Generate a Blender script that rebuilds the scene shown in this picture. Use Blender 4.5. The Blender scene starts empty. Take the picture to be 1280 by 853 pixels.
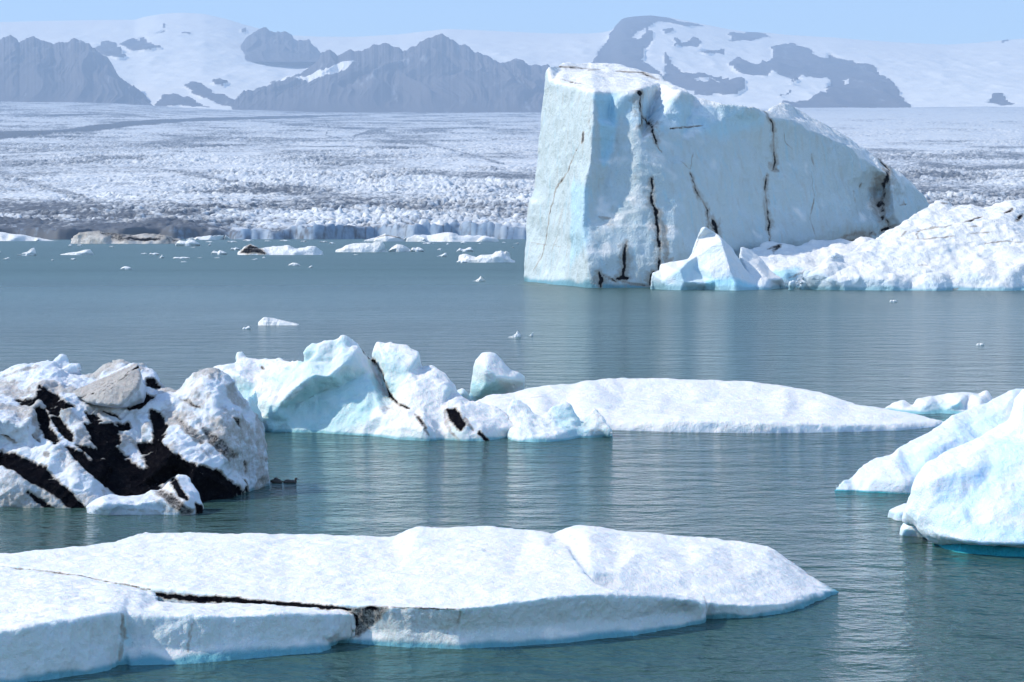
import bpy, bmesh, math, random
import numpy as np
from mathutils import Vector, geometry
from mathutils.bvhtree import BVHTree
from mathutils.kdtree import KDTree

scene = bpy.context.scene
COL = scene.collection
random.seed(7)

# ------------------------------------------------------------------ camera
F = 2560.0                                   # focal length in photo pixels (photo 1280 wide)
EYE = 6.0
PITCH = math.atan(138.5 / F)
cam_d = bpy.data.cameras.new("camera")
cam_d.sensor_width = 36.0
cam_d.lens = 36.0 * F / 1280.0
cam_d.clip_start = 0.5
cam_d.clip_end = 80000
cam = bpy.data.objects.new("camera", cam_d)
cam.location = (0, 0, EYE)
cam.rotation_euler = (math.pi / 2 - PITCH, 0, 0)
COL.objects.link(cam)
scene.camera = cam

# ------------------------------------------------------------------ light
SUN_ELEV = math.radians(42)
SUN_AZ = math.radians(-91)                   # from +Y (view direction), negative = left
world = bpy.data.worlds.new("World")
scene.world = world
world.use_nodes = True
wn = world.node_tree
bg = wn.nodes["Background"]
sky = wn.nodes.new("ShaderNodeTexSky")
sky.sky_type = 'NISHITA'
sky.sun_disc = False
sky.sun_elevation = SUN_ELEV
sky.sun_rotation = SUN_AZ
sky.altitude = 1500
sky.air_density = 1.0
sky.dust_density = 0.1
sky.ozone_density = 2.0
wn.links.new(sky.outputs[0], bg.inputs[0])
bg.inputs[1].default_value = 0.15
sun_d = bpy.data.lights.new("sun", 'SUN')
sun_d.energy = 2.8
sun_d.angle = math.radians(0.53)
sun_d.color = (1.0, 0.93, 0.82)
sun = bpy.data.objects.new("sun", sun_d)
sdir = Vector((math.sin(SUN_AZ) * math.cos(SUN_ELEV), math.cos(SUN_AZ) * math.cos(SUN_ELEV), math.sin(SUN_ELEV)))
sun.rotation_euler = sdir.to_track_quat('Z', 'Y').to_euler()
sun.location = (-200, 20, 200)
COL.objects.link(sun)

scene.view_settings.view_transform = 'Standard'
scene.view_settings.look = 'None'
scene.view_settings.exposure = 1.12
scene.view_settings.gamma = 1.0
scene.render.engine = 'CYCLES'
cy = scene.cycles
cy.use_denoising = True
cy.max_bounces = 6
cy.diffuse_bounces = 3
cy.glossy_bounces = 3
cy.transmission_bounces = 2
cy.volume_bounces = 0
cy.transparent_max_bounces = 6
cy.caustics_reflective = False
cy.caustics_refractive = False
cy.sample_clamp_indirect = 4.0

# ------------------------------------------------------------------ projection helpers
CP, SP = math.cos(PITCH), math.sin(PITCH)

def ray(px, py):
    cx = (px - 640.0) / F
    c = (426.5 - py) / F
    return Vector((cx, CP + c * SP, -SP + c * CP))

def at_y(px, py, Y):
    d = ray(px, py)
    t = Y / d.y
    return Vector((d.x * t, Y, EYE + d.z * t))

def at_z(px, py, z):
    d = ray(px, py)
    t = (z - EYE) / d.z
    return Vector((d.x * t, d.y * t, z))

def to_px(P):
    """world -> photo pixel, numpy (n,3) -> (n,2)"""
    P = np.asarray(P, float)
    dy = P[:, 1]
    dz = P[:, 2] - EYE
    depth = dy * CP - dz * SP
    up = dy * SP + dz * CP
    return np.stack([640 + F * P[:, 0] / depth, 426.5 - F * up / depth], 1)

# ------------------------------------------------------------------ numpy noise
def _hash(ix, iy, iz, seed):
    h = (ix.astype(np.int64) * 374761393 + iy.astype(np.int64) * 668265263 +
         iz.astype(np.int64) * 2147483647 + seed * 144665) & 0xFFFFFFFF
    h = ((h ^ (h >> 13)) * 1274126177) & 0xFFFFFFFF
    h = ((h ^ (h >> 16)) * 2246822519) & 0xFFFFFFFF
    h = h ^ (h >> 15)
    return (h & 0xFFFFFF) / float(0x1000000)

def vnoise(P, seed=0):
    P = np.asarray(P, float)
    I = np.floor(P)
    f = P - I
    I = I.astype(np.int64)
    w = f * f * f * (f * (f * 6 - 15) + 10)
    r = np.zeros(len(P))
    for dx in (0, 1):
        wx = w[:, 0] if dx else 1 - w[:, 0]
        for dy in (0, 1):
            wy = w[:, 1] if dy else 1 - w[:, 1]
            for dz in (0, 1):
                wz = w[:, 2] if dz else 1 - w[:, 2]
                r += wx * wy * wz * _hash(I[:, 0] + dx, I[:, 1] + dy, I[:, 2] + dz, seed)
    return r * 2 - 1

def fbm(P, octv=4, seed=0, gain=0.5, lac=2.03):
    a, r, P = 1.0, 0, np.asarray(P, float)
    for o in range(octv):
        r = r + a * vnoise(P + 17.3 * o, seed + o)
        a *= gain
        P = P * lac
    return r

def ridged(P, octv=4, seed=0, gain=0.5, lac=2.03):
    a, r, P = 1.0, 0, np.asarray(P, float)
    for o in range(octv):
        r = r + a * (1 - 2 * np.abs(vnoise(P + 11.1 * o, seed + o)))
        a *= gain
        P = P * lac
    return r

def worley(P, seed=0):
    P = np.asarray(P, float)
    I = np.floor(P).astype(np.int64)
    d1 = np.full(len(P), 9.0)
    d2 = np.full(len(P), 9.0)
    idv = np.zeros(len(P))
    for dx in (-1, 0, 1):
        for dy in (-1, 0, 1):
            for dz in (-1, 0, 1):
                C = I + np.array([dx, dy, dz])
                jx = _hash(C[:, 0], C[:, 1], C[:, 2], seed)
                jy = _hash(C[:, 0], C[:, 1], C[:, 2], seed + 1)
                jz = _hash(C[:, 0], C[:, 1], C[:, 2], seed + 2)
                d = np.sqrt((C[:, 0] + jx - P[:, 0]) ** 2 + (C[:, 1] + jy - P[:, 1]) ** 2 + (C[:, 2] + jz - P[:, 2]) ** 2)
                n = d < d1
                d2 = np.where(n, d1, np.minimum(d2, d))
                idv = np.where(n, _hash(C[:, 0], C[:, 1], C[:, 2], seed + 3), idv)
                d1 = np.where(n, d, d1)
    return d1, d2, idv

def worley2(P, seed=0):
    P = np.asarray(P, float)[:, :2]
    I = np.floor(P).astype(np.int64)
    d1 = np.full(len(P), 9.0); d2 = np.full(len(P), 9.0); idv = np.zeros(len(P))
    zz = np.zeros(len(P), np.int64)
    for dx in (-1, 0, 1):
        for dy in (-1, 0, 1):
            cx = I[:, 0] + dx; cyy = I[:, 1] + dy
            d = np.hypot(cx + _hash(cx, cyy, zz, seed) - P[:, 0], cyy + _hash(cx, cyy, zz, seed + 1) - P[:, 1])
            n = d < d1
            d2 = np.where(n, d1, np.minimum(d2, d))
            idv = np.where(n, _hash(cx, cyy, zz, seed + 3), idv)
            d1 = np.where(n, d, d1)
    return d1, d2, idv

def sstep(a, b, x):
    t = np.clip((x - a) / (b - a), 0, 1)
    return t * t * (3 - 2 * t)

def in_poly(pts, poly):
    x, y = pts[:, 0], pts[:, 1]
    r = np.zeros(len(pts), bool)
    n = len(poly)
    for i in range(n):
        x1, y1 = poly[i]
        x2, y2 = poly[(i + 1) % n]
        if y1 == y2:
            continue
        c = ((y1 > y) != (y2 > y)) & (x < (x2 - x1) * (y - y1) / (y2 - y1) + x1)
        r ^= c
    return r

def dist_polyline(pts, line):
    d = np.full(len(pts), 1e9)
    for (a, b) in zip(line[:-1], line[1:]):
        a = np.array(a, float); b = np.array(b, float)
        ab = b - a
        t = np.clip(((pts - a) @ ab) / max(ab @ ab, 1e-9), 0, 1)
        q = a + t[:, None] * ab
        d = np.minimum(d, np.hypot(*(pts - q).T))
    return d

# ------------------------------------------------------------------ tags
def tag(o, label=None, cat=None, group=None, kind=None):
    if label: o["label"] = label
    if cat: o["category"] = cat
    if group: o["group"] = group
    if kind: o["kind"] = kind
    return o

# ------------------------------------------------------------------ materials
class NT:
    def __init__(s, name):
        s.m = bpy.data.materials.new(name)
        s.m.use_nodes = True
        s.t = s.m.node_tree
        s.b = s.t.nodes["Principled BSDF"]
        s.out = s.t.nodes["Material Output"]
    def n(s, typ, **kw):
        nd = s.t.nodes.new("ShaderNode" + typ)
        for k, v in kw.items():
            if k.startswith("i_"):
                key = k[2:]
                key = int(key) if key.isdigit() else key.replace("_", " ")
                s.put(nd.inputs[key], v)
            else:
                setattr(nd, k, v)
        return nd
    def put(s, sock, v):
        if isinstance(v, bpy.types.NodeSocket):
            s.t.links.new(v, sock)
        else:
            if sock.type == 'RGBA' and len(v) == 3:
                v = (*v, 1)
            sock.default_value = v
    def attr(s, name):
        return s.n("Attribute", attribute_name=name).outputs["Fac"]
    def math(s, op, a, b=0.0, c=None, clamp=False):
        nd = s.n("Math", operation=op, use_clamp=clamp)
        s.put(nd.inputs[0], a); s.put(nd.inputs[1], b)
        if c is not None: s.put(nd.inputs[2], c)
        return nd.outputs[0]
    def mix(s, f, a, b, blend='MIX'):
        nd = s.n("Mix", data_type='RGBA', blend_type=blend)
        s.put(nd.inputs[0], f); s.put(nd.inputs[6], a); s.put(nd.inputs[7], b)
        return nd.outputs[2]
    def noise(s, vec, scale, detail=4, rough=0.55):
        nd = s.n("TexNoise")
        s.put(nd.inputs["Vector"], vec)
        nd.inputs["Scale"].default_value = scale
        nd.inputs["Detail"].default_value = detail
        nd.inputs["Roughness"].default_value = rough
        return nd.outputs["Fac"]
    def ss(s, x, lo, hi):
        nd = s.n("MapRange", interpolation_type='SMOOTHSTEP')
        s.put(nd.inputs[0], x)
        nd.inputs[1].default_value = lo; nd.inputs[2].default_value = hi
        return nd.outputs[0]
    def mapping(s, vec, scale):
        nd = s.n("Mapping")
        s.put(nd.inputs[0], vec)
        nd.inputs[3].default_value = scale
        return nd.outputs[0]

SNOW = (0.735, 0.72, 0.69)

def ice_material(name, u, ice=(0.62, 0.78, 0.86), snow=SNOW, deep=(0.24, 0.60, 0.70),
                 foot=(0.05, 0.36, 0.42), sss=0.35, streak=0.0, grain=1.0, black=(0.004, 0.004, 0.006), blotch=0.35):
    """u = metres per photo pixel where the thing stands: sets the size of the grain"""
    m = NT(name)
    co = m.n("TexCoord").outputs["Object"]
    n1 = m.noise(co, 1 / (26 * u), 5, 0.6)
    n2 = m.noise(co, 1 / (5.0 * u), 4, 0.65)
    n3 = m.noise(co, 1 / (1.8 * u), 2, 0.6)
    snowf = m.attr("snow")
    col = m.mix(snowf, ice, snow)
    # blotchy tone of old ice: slightly clearer and greyer patches
    t = m.ss(n1, 0.42, 0.68)
    col = m.mix(m.math('MULTIPLY', t, blotch), col, (0.54, 0.63, 0.69))
    if streak > 0:
        sv = m.mapping(co, (1 / (7 * u), 1 / (7 * u), 1 / (60 * u)))
        st = m.noise(sv, 1.0, 5, 0.6)
        sf = m.math('MULTIPLY', m.ss(st, 0.52, 0.72), streak)
        sf = m.math('MULTIPLY', sf, m.math('SUBTRACT', 1.0, snowf))
        col = m.mix(sf, col, (0.36, 0.54, 0.62))
        st2 = m.noise(m.mapping(co, (1 / (11 * u), 1 / (11 * u), 1 / (70 * u))), 1.3, 4, 0.6)
        sf2 = m.math('MULTIPLY', m.ss(st2, 0.50, 0.78), streak * 1.1)
        col = m.mix(sf2, col, (0.44, 0.44, 0.41))
    blue = m.attr("blue")
    bl = m.math('MULTIPLY', blue, m.math('ADD', 0.55, m.math('MULTIPLY', n1, 0.8)), clamp=True)
    col = m.mix(bl, col, deep)
    col = m.mix(m.attr("foot"), col, foot)
    # ash
    d = m.attr("dirt")
    e = m.math('ADD', m.math('SUBTRACT', n2, 0.5), m.math('MULTIPLY', m.math('SUBTRACT', n3, 0.5), 0.6))
    dd = m.math('ADD', d, m.math('MULTIPLY', e, 0.6))
    gate = m.ss(d, 0.02, 0.18)
    grey = m.math('MULTIPLY', m.ss(dd, 0.10, 0.50), gate)
    blackf = m.math('MULTIPLY', m.ss(dd, 0.50, 0.82), gate)
    col = m.mix(m.math('MULTIPLY', grey, 0.75), col, (0.29, 0.245, 0.195))
    col = m.mix(blackf, col, m.mix(m.ss(n2, 0.45, 0.75), black, (0.014, 0.013, 0.014)))
    # a dusting of ash grains everywhere
    sp = m.math('MULTIPLY', m.ss(n3, 0.66, 0.80), m.math('ADD', 0.05, m.math('MULTIPLY', m.ss(n1, 0.45, 0.7), 0.16)))
    col = m.mix(sp, col, (0.35, 0.33, 0.32))
    m.put(m.b.inputs["Base Color"], col)
    clean = m.math('SUBTRACT', 1.0, blackf)
    m.put(m.b.inputs["Roughness"], m.math('SUBTRACT', m.math('ADD', 0.42, m.math('MULTIPLY', n2, 0.35)), m.math('MULTIPLY', blackf, 0.2)))
    m.b.inputs["IOR"].default_value = 1.31
    m.put(m.b.inputs["Specular IOR Level"], m.math('MULTIPLY', clean, 0.4))
    if sss > 0:
        m.put(m.b.inputs["Subsurface Weight"], m.math('MULTIPLY', clean, sss))
        m.b.inputs["Subsurface Radius"].default_value = (0.25, 0.7, 1.0)
        m.b.inputs["Subsurface Scale"].default_value = 14 * u
    h = m.math('ADD', m.math('MULTIPLY', n2, 3.0 * u), m.math('MULTIPLY', n3, 1.6 * u))
    bp = m.n("Bump", i_Strength=0.7, i_Distance=1.0 * grain)
    m.put(bp.inputs["Height"], h)
    m.put(m.b.inputs["Normal"], bp.outputs[0])
    return m.m

# ------------------------------------------------------------------ berg builder
def cage_points(spec, drop):
    out = []
    for s in spec:
        if len(s) == 4:
            out.append(at_z(s[0], s[1], s[3]))
        elif s[2] == 'w':
            p = at_z(s[0], s[1], 0.0)
            p.z = -drop
            out.append(p)
        else:
            out.append(at_y(*s))
    return out

def rim(pts, step=16):
    """more points along an edge, all of one kind"""
    out = []
    for a, b in zip(pts[:-1], pts[1:]):
        n = max(1, int(math.hypot(b[0] - a[0], b[1] - a[1]) / step))
        out += [tuple(a[c] + (b[c] - a[c]) * j / n for c in range(len(a))) for j in range(n)]
    return out + [pts[-1]]

def cage_mesh(bm, b, i=(), k=0.7, drop=0.5, back=0.1, zb=None):
    """closed low solid: traced front surface + a sloping back, going under the water"""
    B0 = cage_points(b, drop)
    q0 = to_px(np.array([tuple(p) for p in B0]))
    lim = max(10.0, (q0[:, 0].max() - q0[:, 0].min()) / 45)
    B = []
    for j in range(len(B0)):
        p, q = B0[j], B0[(j + 1) % len(B0)]
        L = float(np.hypot(*(q0[(j + 1) % len(B0)] - q0[j])))
        n_ = max(1, int(L / lim))
        B += [p.lerp(q, a / n_) for a in range(n_)]
    I = cage_points(i, drop)
    P = B + I
    p2 = to_px(np.array([tuple(p) for p in P]))
    nb = len(B)
    area = sum(p2[j][0] * p2[(j + 1) % nb][1] - p2[(j + 1) % nb][0] * p2[j][1] for j in range(nb))
    order = list(range(nb))
    if area < 0:
        order.reverse()
    v2 = [Vector((q[0], -q[1])) for q in p2]
    vo, eo, fo, ov, oe, of = geometry.delaunay_2d_cdt(v2, [], [list(reversed(order))], 1, 1e-4)
    pos = []
    src = {}
    for n_, q in enumerate(vo):
        if ov[n_]:
            pos.append(P[ov[n_][0]]); src[ov[n_][0]] = n_
        else:
            dd = sorted(range(len(P)), key=lambda j: (v2[j] - q).length)[:2]
            Y = 0.5 * (P[dd[0]].y + P[dd[1]].y)
            pos.append(at_y(q.x, -q.y, Y))
    vs = [bm.verts.new(p) for p in pos]
    ne = {}
    for f in fo:
        try:
            bm.faces.new([vs[j] for j in f])
        except ValueError:
            continue
        for a_, b_ in zip(f, f[1:] + f[:1]):
            ne[(a_, b_)] = 1
    # boundary half edges -> back wall
    bd = [(a_, b_) for (a_, b_) in ne if (b_, a_) not in ne]
    zb = -drop * 1.6 if zb is None else zb
    bk = {}
    for a_, b_ in bd:
        for q in (a_, b_):
            if q not in bk:
                p = pos[q]
                bk[q] = bm.verts.new((p.x, p.y + back + k * max(p.z, 0), zb))
    cen = sum((v.co for v in bk.values()), Vector()) / len(bk)
    c = bm.verts.new((cen.x, cen.y, zb))
    for a_, b_ in bd:
        bm.faces.new([vs[b_], vs[a_], bk[a_], bk[b_]])
        bm.faces.new([bk[b_], bk[a_], c])

def voxelise(bm, voxel):
    bmesh.ops.recalc_face_normals(bm, faces=bm.faces)
    me = bpy.data.meshes.new("tmp")
    bm.to_mesh(me); bm.free()
    o = bpy.data.objects.new("tmp", me)
    COL.objects.link(o)
    md = o.modifiers.new("r", 'REMESH')
    md.mode = 'VOXEL'
    md.voxel_size = voxel
    dg = bpy.context.evaluated_depsgraph_get()
    me2 = bpy.data.meshes.new_from_object(o.evaluated_get(dg))
    bpy.data.objects.remove(o)
    bpy.data.meshes.remove(me)
    return me2

def get_co(me):
    a = np.empty(len(me.vertices) * 3)
    me.vertices.foreach_get("co", a)
    return a.reshape(-1, 3)

def get_no(me):
    a = np.empty(len(me.vertices) * 3, np.float32)
    me.vertex_normals.foreach_get("vector", a)
    return a.reshape(-1, 3).astype(float)

def set_co(me, P):
    me.vertices.foreach_set("co", P.ravel())
    me.update()

def edges_of(me):
    a = np.empty(len(me.edges) * 2, np.int32)
    me.edges.foreach_get("vertices", a)
    return a.reshape(-1, 2)

def smooth_arr(V, E, it, lam=0.6):
    n = len(V)
    deg = np.maximum(np.bincount(E[:, 0], minlength=n) + np.bincount(E[:, 1], minlength=n), 1)
    V = V.copy()
    one = V.ndim == 1
    if one: V = V[:, None]
    for _ in range(it):
        S = np.empty_like(V)
        for c in range(V.shape[1]):
            S[:, c] = (np.bincount(E[:, 0], V[E[:, 1], c], n) + np.bincount(E[:, 1], V[E[:, 0], c], n)) / deg
        V += lam * (S - V)
    return V[:, 0] if one else V

def add_attr(me, name, val):
    a = me.attributes.new(name, 'FLOAT', 'POINT')
    a.data.foreach_set("value", np.asarray(val, np.float32))

def st_snow(P, N, u):       # drifted, thawing snow on a floe
    d = 2.6 * fbm(P / (70 * u), 3, 1) + 1.2 * fbm(P / (16 * u), 3, 5) + 0.5 * fbm(P / (4 * u), 2, 9)
    Q = P / u
    pa, _, pid = worley(Q / np.array([34., 34., 34.]), 61)
    d -= 1.3 * sstep(0.42, 0.1, pa) * (pid > 0.45)      # shallow melt pits
    side = 1 - sstep(0.25, 0.7, N[:, 2])      # melt runnels down the sides
    d += side * (2.6 * fbm(Q * np.array([1 / 34., 1 / 34., 1 / 160.]), 3, 31) + 1.3 * ridged(Q * np.array([1 / 13., 1 / 13., 1 / 70.]), 2, 33) + 0.8 * fbm(Q / 7, 2, 35))
    return d * u

def st_cliff(P, N, u):      # calved cliff: vertical flutes, shallow scoops, small ledges
    Q = P / u
    fl = ridged(Q * np.array([1 / 38., 1 / 38., 1 / 190.]), 3, 21)
    d = 3.0 * fbm(Q / 60, 4, 3) + 1.2 * fl + 0.8 * ridged(Q / 16, 3, 8)
    sc, s2, _ = worley(Q * np.array([1 / 26., 1 / 26., 1 / 34.]), 4)
    d += 2.2 * (sc - 0.5)
    return d * u

def st_rubble(P, N, u):     # broken, weathered blocks
    Q = P / u
    a, b, idv = worley(Q / np.array([44., 44., 20.]) + 0.35 * fbm(Q / 24, 3, 2)[:, None], 31)
    d = 3.0 * (idv - 0.5) * sstep(0.0, 0.3, b - a) - 1.0 * (1 - sstep(0, 0.10, b - a))
    d += 3.2 * ridged(Q / 60, 3, 12) + 2.2 * fbm(Q / 22, 3, 4) + 0.9 * fbm(Q / 7, 3, 6)
    return d * u

def st_melt(P, N, u):       # sea-washed, rounded, scalloped
    Q = P / u
    a, b, _ = worley(Q / 22 + 0.3 * fbm(Q / 18, 2, 4)[:, None], 14)
    d = 2.4 * fbm(Q / 40, 3, 2) + 2.6 * (a - 0.5) + 0.7 * fbm(Q / 8, 3, 7) + 0.9 * ridged(Q / 15, 2, 27)
    return d * u

def st_crag(P, N, u):       # lumpy, pitted, ash-laden
    Q = P / u
    R = Q @ np.array([[0.82, 0.0, 0.57], [0, 1, 0], [-0.57, 0, 0.82]]).T   # layers tilted down to the right
    lay = ridged(R * np.array([1 / 70., 1 / 40., 1 / 13.]), 3, 41)
    a, b, _ = worley(Q / 20 + 0.3 * fbm(Q / 18, 2, 4)[:, None], 17)
    d = 1.9 * lay + 3.2 * fbm(Q / 30, 4, 2) + 2.2 * (a - 0.5) + 1.2 * ridged(Q / 8, 2, 5)
    return d * u

STYLES = dict(snow=st_snow, cliff=st_cliff, rubble=st_rubble, melt=st_melt, crag=st_crag)

def sample_marks(tree, marks):
    pts = []
    for mk in marks:
        kind, ln, w, s = mk
        if kind == 'l':
            seq = []
            for (a, b) in zip(ln[:-1], ln[1:]):
                L = math.hypot(b[0] - a[0], b[1] - a[1])
                n = max(1, int(L / max(0.8, w * 0.35)))
                for j in range(n):
                    seq.append((a[0] + (b[0] - a[0]) * j / n, a[1] + (b[1] - a[1]) * j / n))
            seq.append(ln[-1])
            sa = np.array(seq)
            jj = np.stack([sa[:, 0] / 9, sa[:, 1] / 9, np.full(len(sa), ln[0][0])], 1)
            ja = min(2.0, 0.5 * w + 0.6)
            seq = [tuple(q) for q in sa + ja * np.stack([fbm(jj, 3, 5), 0.6 * fbm(jj, 3, 6)], 1)]
            nn = max(1, len(seq) - 1)
            ws = [w * (0.45 + 0.55 * max(0.0, math.sin(math.pi * j / nn)) ** 0.5) for j in range(len(seq))]
        else:
            xs = [q[0] for q in ln]; ys = [q[1] for q in ln]
            stp = w * 0.55
            gx, gy = np.meshgrid(np.arange(min(xs), max(xs) + stp, stp), np.arange(min(ys), max(ys) + stp, stp))
            g = np.stack([gx.ravel(), gy.ravel()], 1)
            g = g[in_poly(g, ln)]
            seq = [tuple(q) for q in g] + list(ln)
            ws = [w] * len(seq)
        for q, w_ in zip(seq, ws):
            h = tree.ray_cast(Vector((0, 0, EYE)), ray(*q).normalized())
            if h[0] is not None:
                pts.append((h[0], w_ * h[0].y / F / max(0.35, abs(h[1].dot(ray(*q).normalized()))) ** 0.45, s))
    return pts

def paint(tree, P, marks, u):
    val = np.zeros(len(P))
    groups = {}
    for mk in marks:
        groups.setdefault((mk[0], mk[2], mk[3]), []).append(mk)
    wob = 0.5 * fbm(P / (9 * u), 3, 77)
    brk = np.clip(0.92 + 0.45 * fbm(P / (13 * u), 2, 78), 0.35, 1.0)
    for key, mks in groups.items():
        pts = sample_marks(tree, mks)
        if not pts:
            continue
        kd = KDTree(len(pts))
        for j, q in enumerate(pts):
            kd.insert(q[0], j)
        kd.balance()
        C = np.array([tuple(q[0]) for q in pts])
        R = max(q[1] for q in pts) * 2.2
        lo, hi = C.min(0) - R, C.max(0) + R
        ids = np.nonzero(((P > lo) & (P < hi)).all(1))[0]
        for j in ids:
            co, k_, d = kd.find(P[j])
            r = pts[k_][1]
            x = d / r + wob[j] * 0.55
            if x < 2.0:
                v = min(1.0, pts[k_][2] * (brk[j] if key[0] == 'l' else 1.0)) * (1 - min(max((x - 0.45) / (1.0 if key[0] == 'l' else 1.5), 0), 1))
                if v > val[j]: val[j] = v
    return val

def berg(name, cages, voxel, style, mat, Y, label=None, cat="iceberg", group=None, smooth=3, amp=1.0,
         dirt=(), blue=(), foot=0.0, snow=(0.35, 0.75), parent=None, drop=0.5, dirtbase=0.0, k=0.7, bluebase=0.0, kind=None, carve=2.2):
    u = Y / F
    bm = bmesh.new()
    for c in cages:
        cage_mesh(bm, c['b'], c.get('i', ()), c.get('k', k), c.get('drop', drop), c.get('back', 4 * u), c.get('zb'))
    me = voxelise(bm, voxel)
    E = edges_of(me)
    P = get_co(me)
    P = smooth_arr(P, E, smooth)
    set_co(me, P)
    N = get_no(me)
    D = STYLES[style](P, N, u) * amp
    P = P + N * D[:, None]
    set_co(me, P)
    N = get_no(me)
    nz = smooth_arr(N[:, 2], E, 8)
    sn = sstep(snow[0], snow[1], nz + 0.18 * fbm(P / (22 * u), 3, 51))
    me.polygons.foreach_set("use_smooth", np.ones(len(me.polygons), bool))
    tree = None
    if dirt or blue:
        tree = BVHTree.FromPolygons([tuple(p) for p in P], [tuple(f.vertices) for f in me.polygons])
    dv = paint(tree, P, dirt, u) if dirt else np.zeros(len(P))
    if dirtbase:
        fl_ = 0.6 if dirtbase > 0.5 else 0.0
        dv = np.maximum(dv, dirtbase * (fl_ + (1 - fl_) * sstep(-0.3, 0.6, fbm(P / (40 * u), 4, 61))))
    bv = paint(tree, P, blue, u) if blue else np.zeros(len(P))
    bv = np.maximum(bv, bluebase)
    if dirt:                                  # cracks and ash seams melt in below the ice around them
        P = P - N * (np.clip(dv - 0.45, 0, 1) * carve * u)[:, None]
        set_co(me, P)
    add_attr(me, "snow", sn)
    add_attr(me, "dirt", dv)
    add_attr(me, "blue", bv)
    wav = foot * (1 + 0.5 * fbm(P / (30 * u), 2, 90)) if foot else 0
    add_attr(me, "foot", (1 - sstep(0.35 * wav, 1.1 * wav, P[:, 2])) if foot else np.zeros(len(P)))
    me.name = name
    o = bpy.data.objects.new(name, me)
    me.materials.append(mat)
    cen = Vector(((P[:, 0].min() + P[:, 0].max()) / 2, (P[:, 1].min() + P[:, 1].max()) / 2, 0))
    if parent is not None:
        cen = parent.location.copy()
        o.parent = parent
    me.transform(__import__('mathutils').Matrix.Translation(-cen))
    if parent is None:
        o.location = cen
    COL.objects.link(o)
    if parent is None:
        tag(o, label, cat, group, kind)
    return o

def thing(name, px, py, label, cat, group=None):
    o = bpy.data.objects.new(name, None)
    o.location = at_z(px, py, 0)
    o.empty_display_size = 0.5
    COL.objects.link(o)
    return tag(o, label, cat, group)

def grid_mesh(name, X, Y, Z, mat, attrs=None):
    """X,Y,Z (rows, cols) arrays -> one sheet"""
    r, c = Z.shape
    me = bpy.data.meshes.new(name)
    P = np.stack([X.ravel(), Y.ravel(), Z.ravel()], 1)
    idx = np.arange(r * c).reshape(r, c)
    q = np.stack([idx[:-1, :-1], idx[:-1, 1:], idx[1:, 1:], idx[1:, :-1]], -1).reshape(-1, 4)
    me.vertices.add(r * c)
    me.vertices.foreach_set("co", P.ravel())
    me.loops.add(q.size)
    me.loops.foreach_set("vertex_index", q.ravel().astype(np.int32))
    me.polygons.add(len(q))
    me.polygons.foreach_set("loop_start", (np.arange(len(q)) * 4).astype(np.int32))
    me.update(calc_edges=True)
    me.validate()
    me.polygons.foreach_set("use_smooth", np.ones(len(me.polygons), bool))
    for k, v in (attrs or {}).items():
        add_attr(me, k, v.ravel())
    me.materials.append(mat)
    o = bpy.data.objects.new(name, me)
    COL.objects.link(o)
    return tag(o, kind="structure")

# ================================================================== SETTING
# ------------------------------------------------------------------ water
def water_material():
    m = NT("lagoon_water")
    geo = m.n("NewGeometry").outputs["Position"]
    v1 = m.mapping(geo, (0.72, 1.0, 1.0))
    n_a = m.noise(v1, 0.9, 4, 0.6)       # metre-long swell
    n_b = m.noise(v1, 5.0, 4, 0.62)       # wind ripples
    n_p = m.noise(m.mapping(geo, (0.010, 0.03, 1.0)), 1.0, 4, 0.6)   # gust patches
    patch = m.ss(n_p, 0.35, 0.65)
    n_c = m.noise(v1, 1.9, 3, 0.6)
    n_d = m.noise(m.mapping(geo, (0.22, 0.45, 1.0)), 1.0, 3, 0.6)   # longer wind waves
    amp = m.math('ADD', 0.05, m.math('MULTIPLY', patch, 0.06))
    h = m.math('ADD', m.math('MULTIPLY', n_a, 0.30), m.math('ADD', m.math('MULTIPLY', n_b, amp), m.math('ADD', m.math('MULTIPLY', n_c, 0.16), m.math('MULTIPLY', n_d, 0.40))))
    bp = m.n("Bump", i_Strength=1.0, i_Distance=1.0)
    m.put(bp.inputs["Height"], h)
    m.put(m.b.inputs["Normal"], bp.outputs[0])
    col = m.mix(patch, (0.042, 0.092, 0.080), (0.034, 0.078, 0.069))
    m.put(m.b.inputs["Base Color"], col)
    dist = m.n("VectorMath", operation='LENGTH', i_0=geo).outputs["Value"]
    m.put(m.b.inputs["Roughness"], m.n("MapRange", i_0=dist, i_1=50.0, i_2=300.0, i_3=0.07, i_4=0.36).outputs[0])
    m.b.inputs["Specular IOR Level"].default_value = 0.36
    m.b.inputs["IOR"].default_value = 1.33
    return m.m

wx = np.concatenate([np.linspace(-9400, -60, 30), np.linspace(-50, 50, 20), np.linspace(60, 9400, 30)])
wy = np.concatenate([np.linspace(-500, 0, 6), np.linspace(10, 300, 40), np.geomspace(320, 23000, 40)])
GX, GY = np.meshgrid(wx, wy)
water = grid_mesh("water", GX, GY, GX * 0, water_material())

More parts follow.
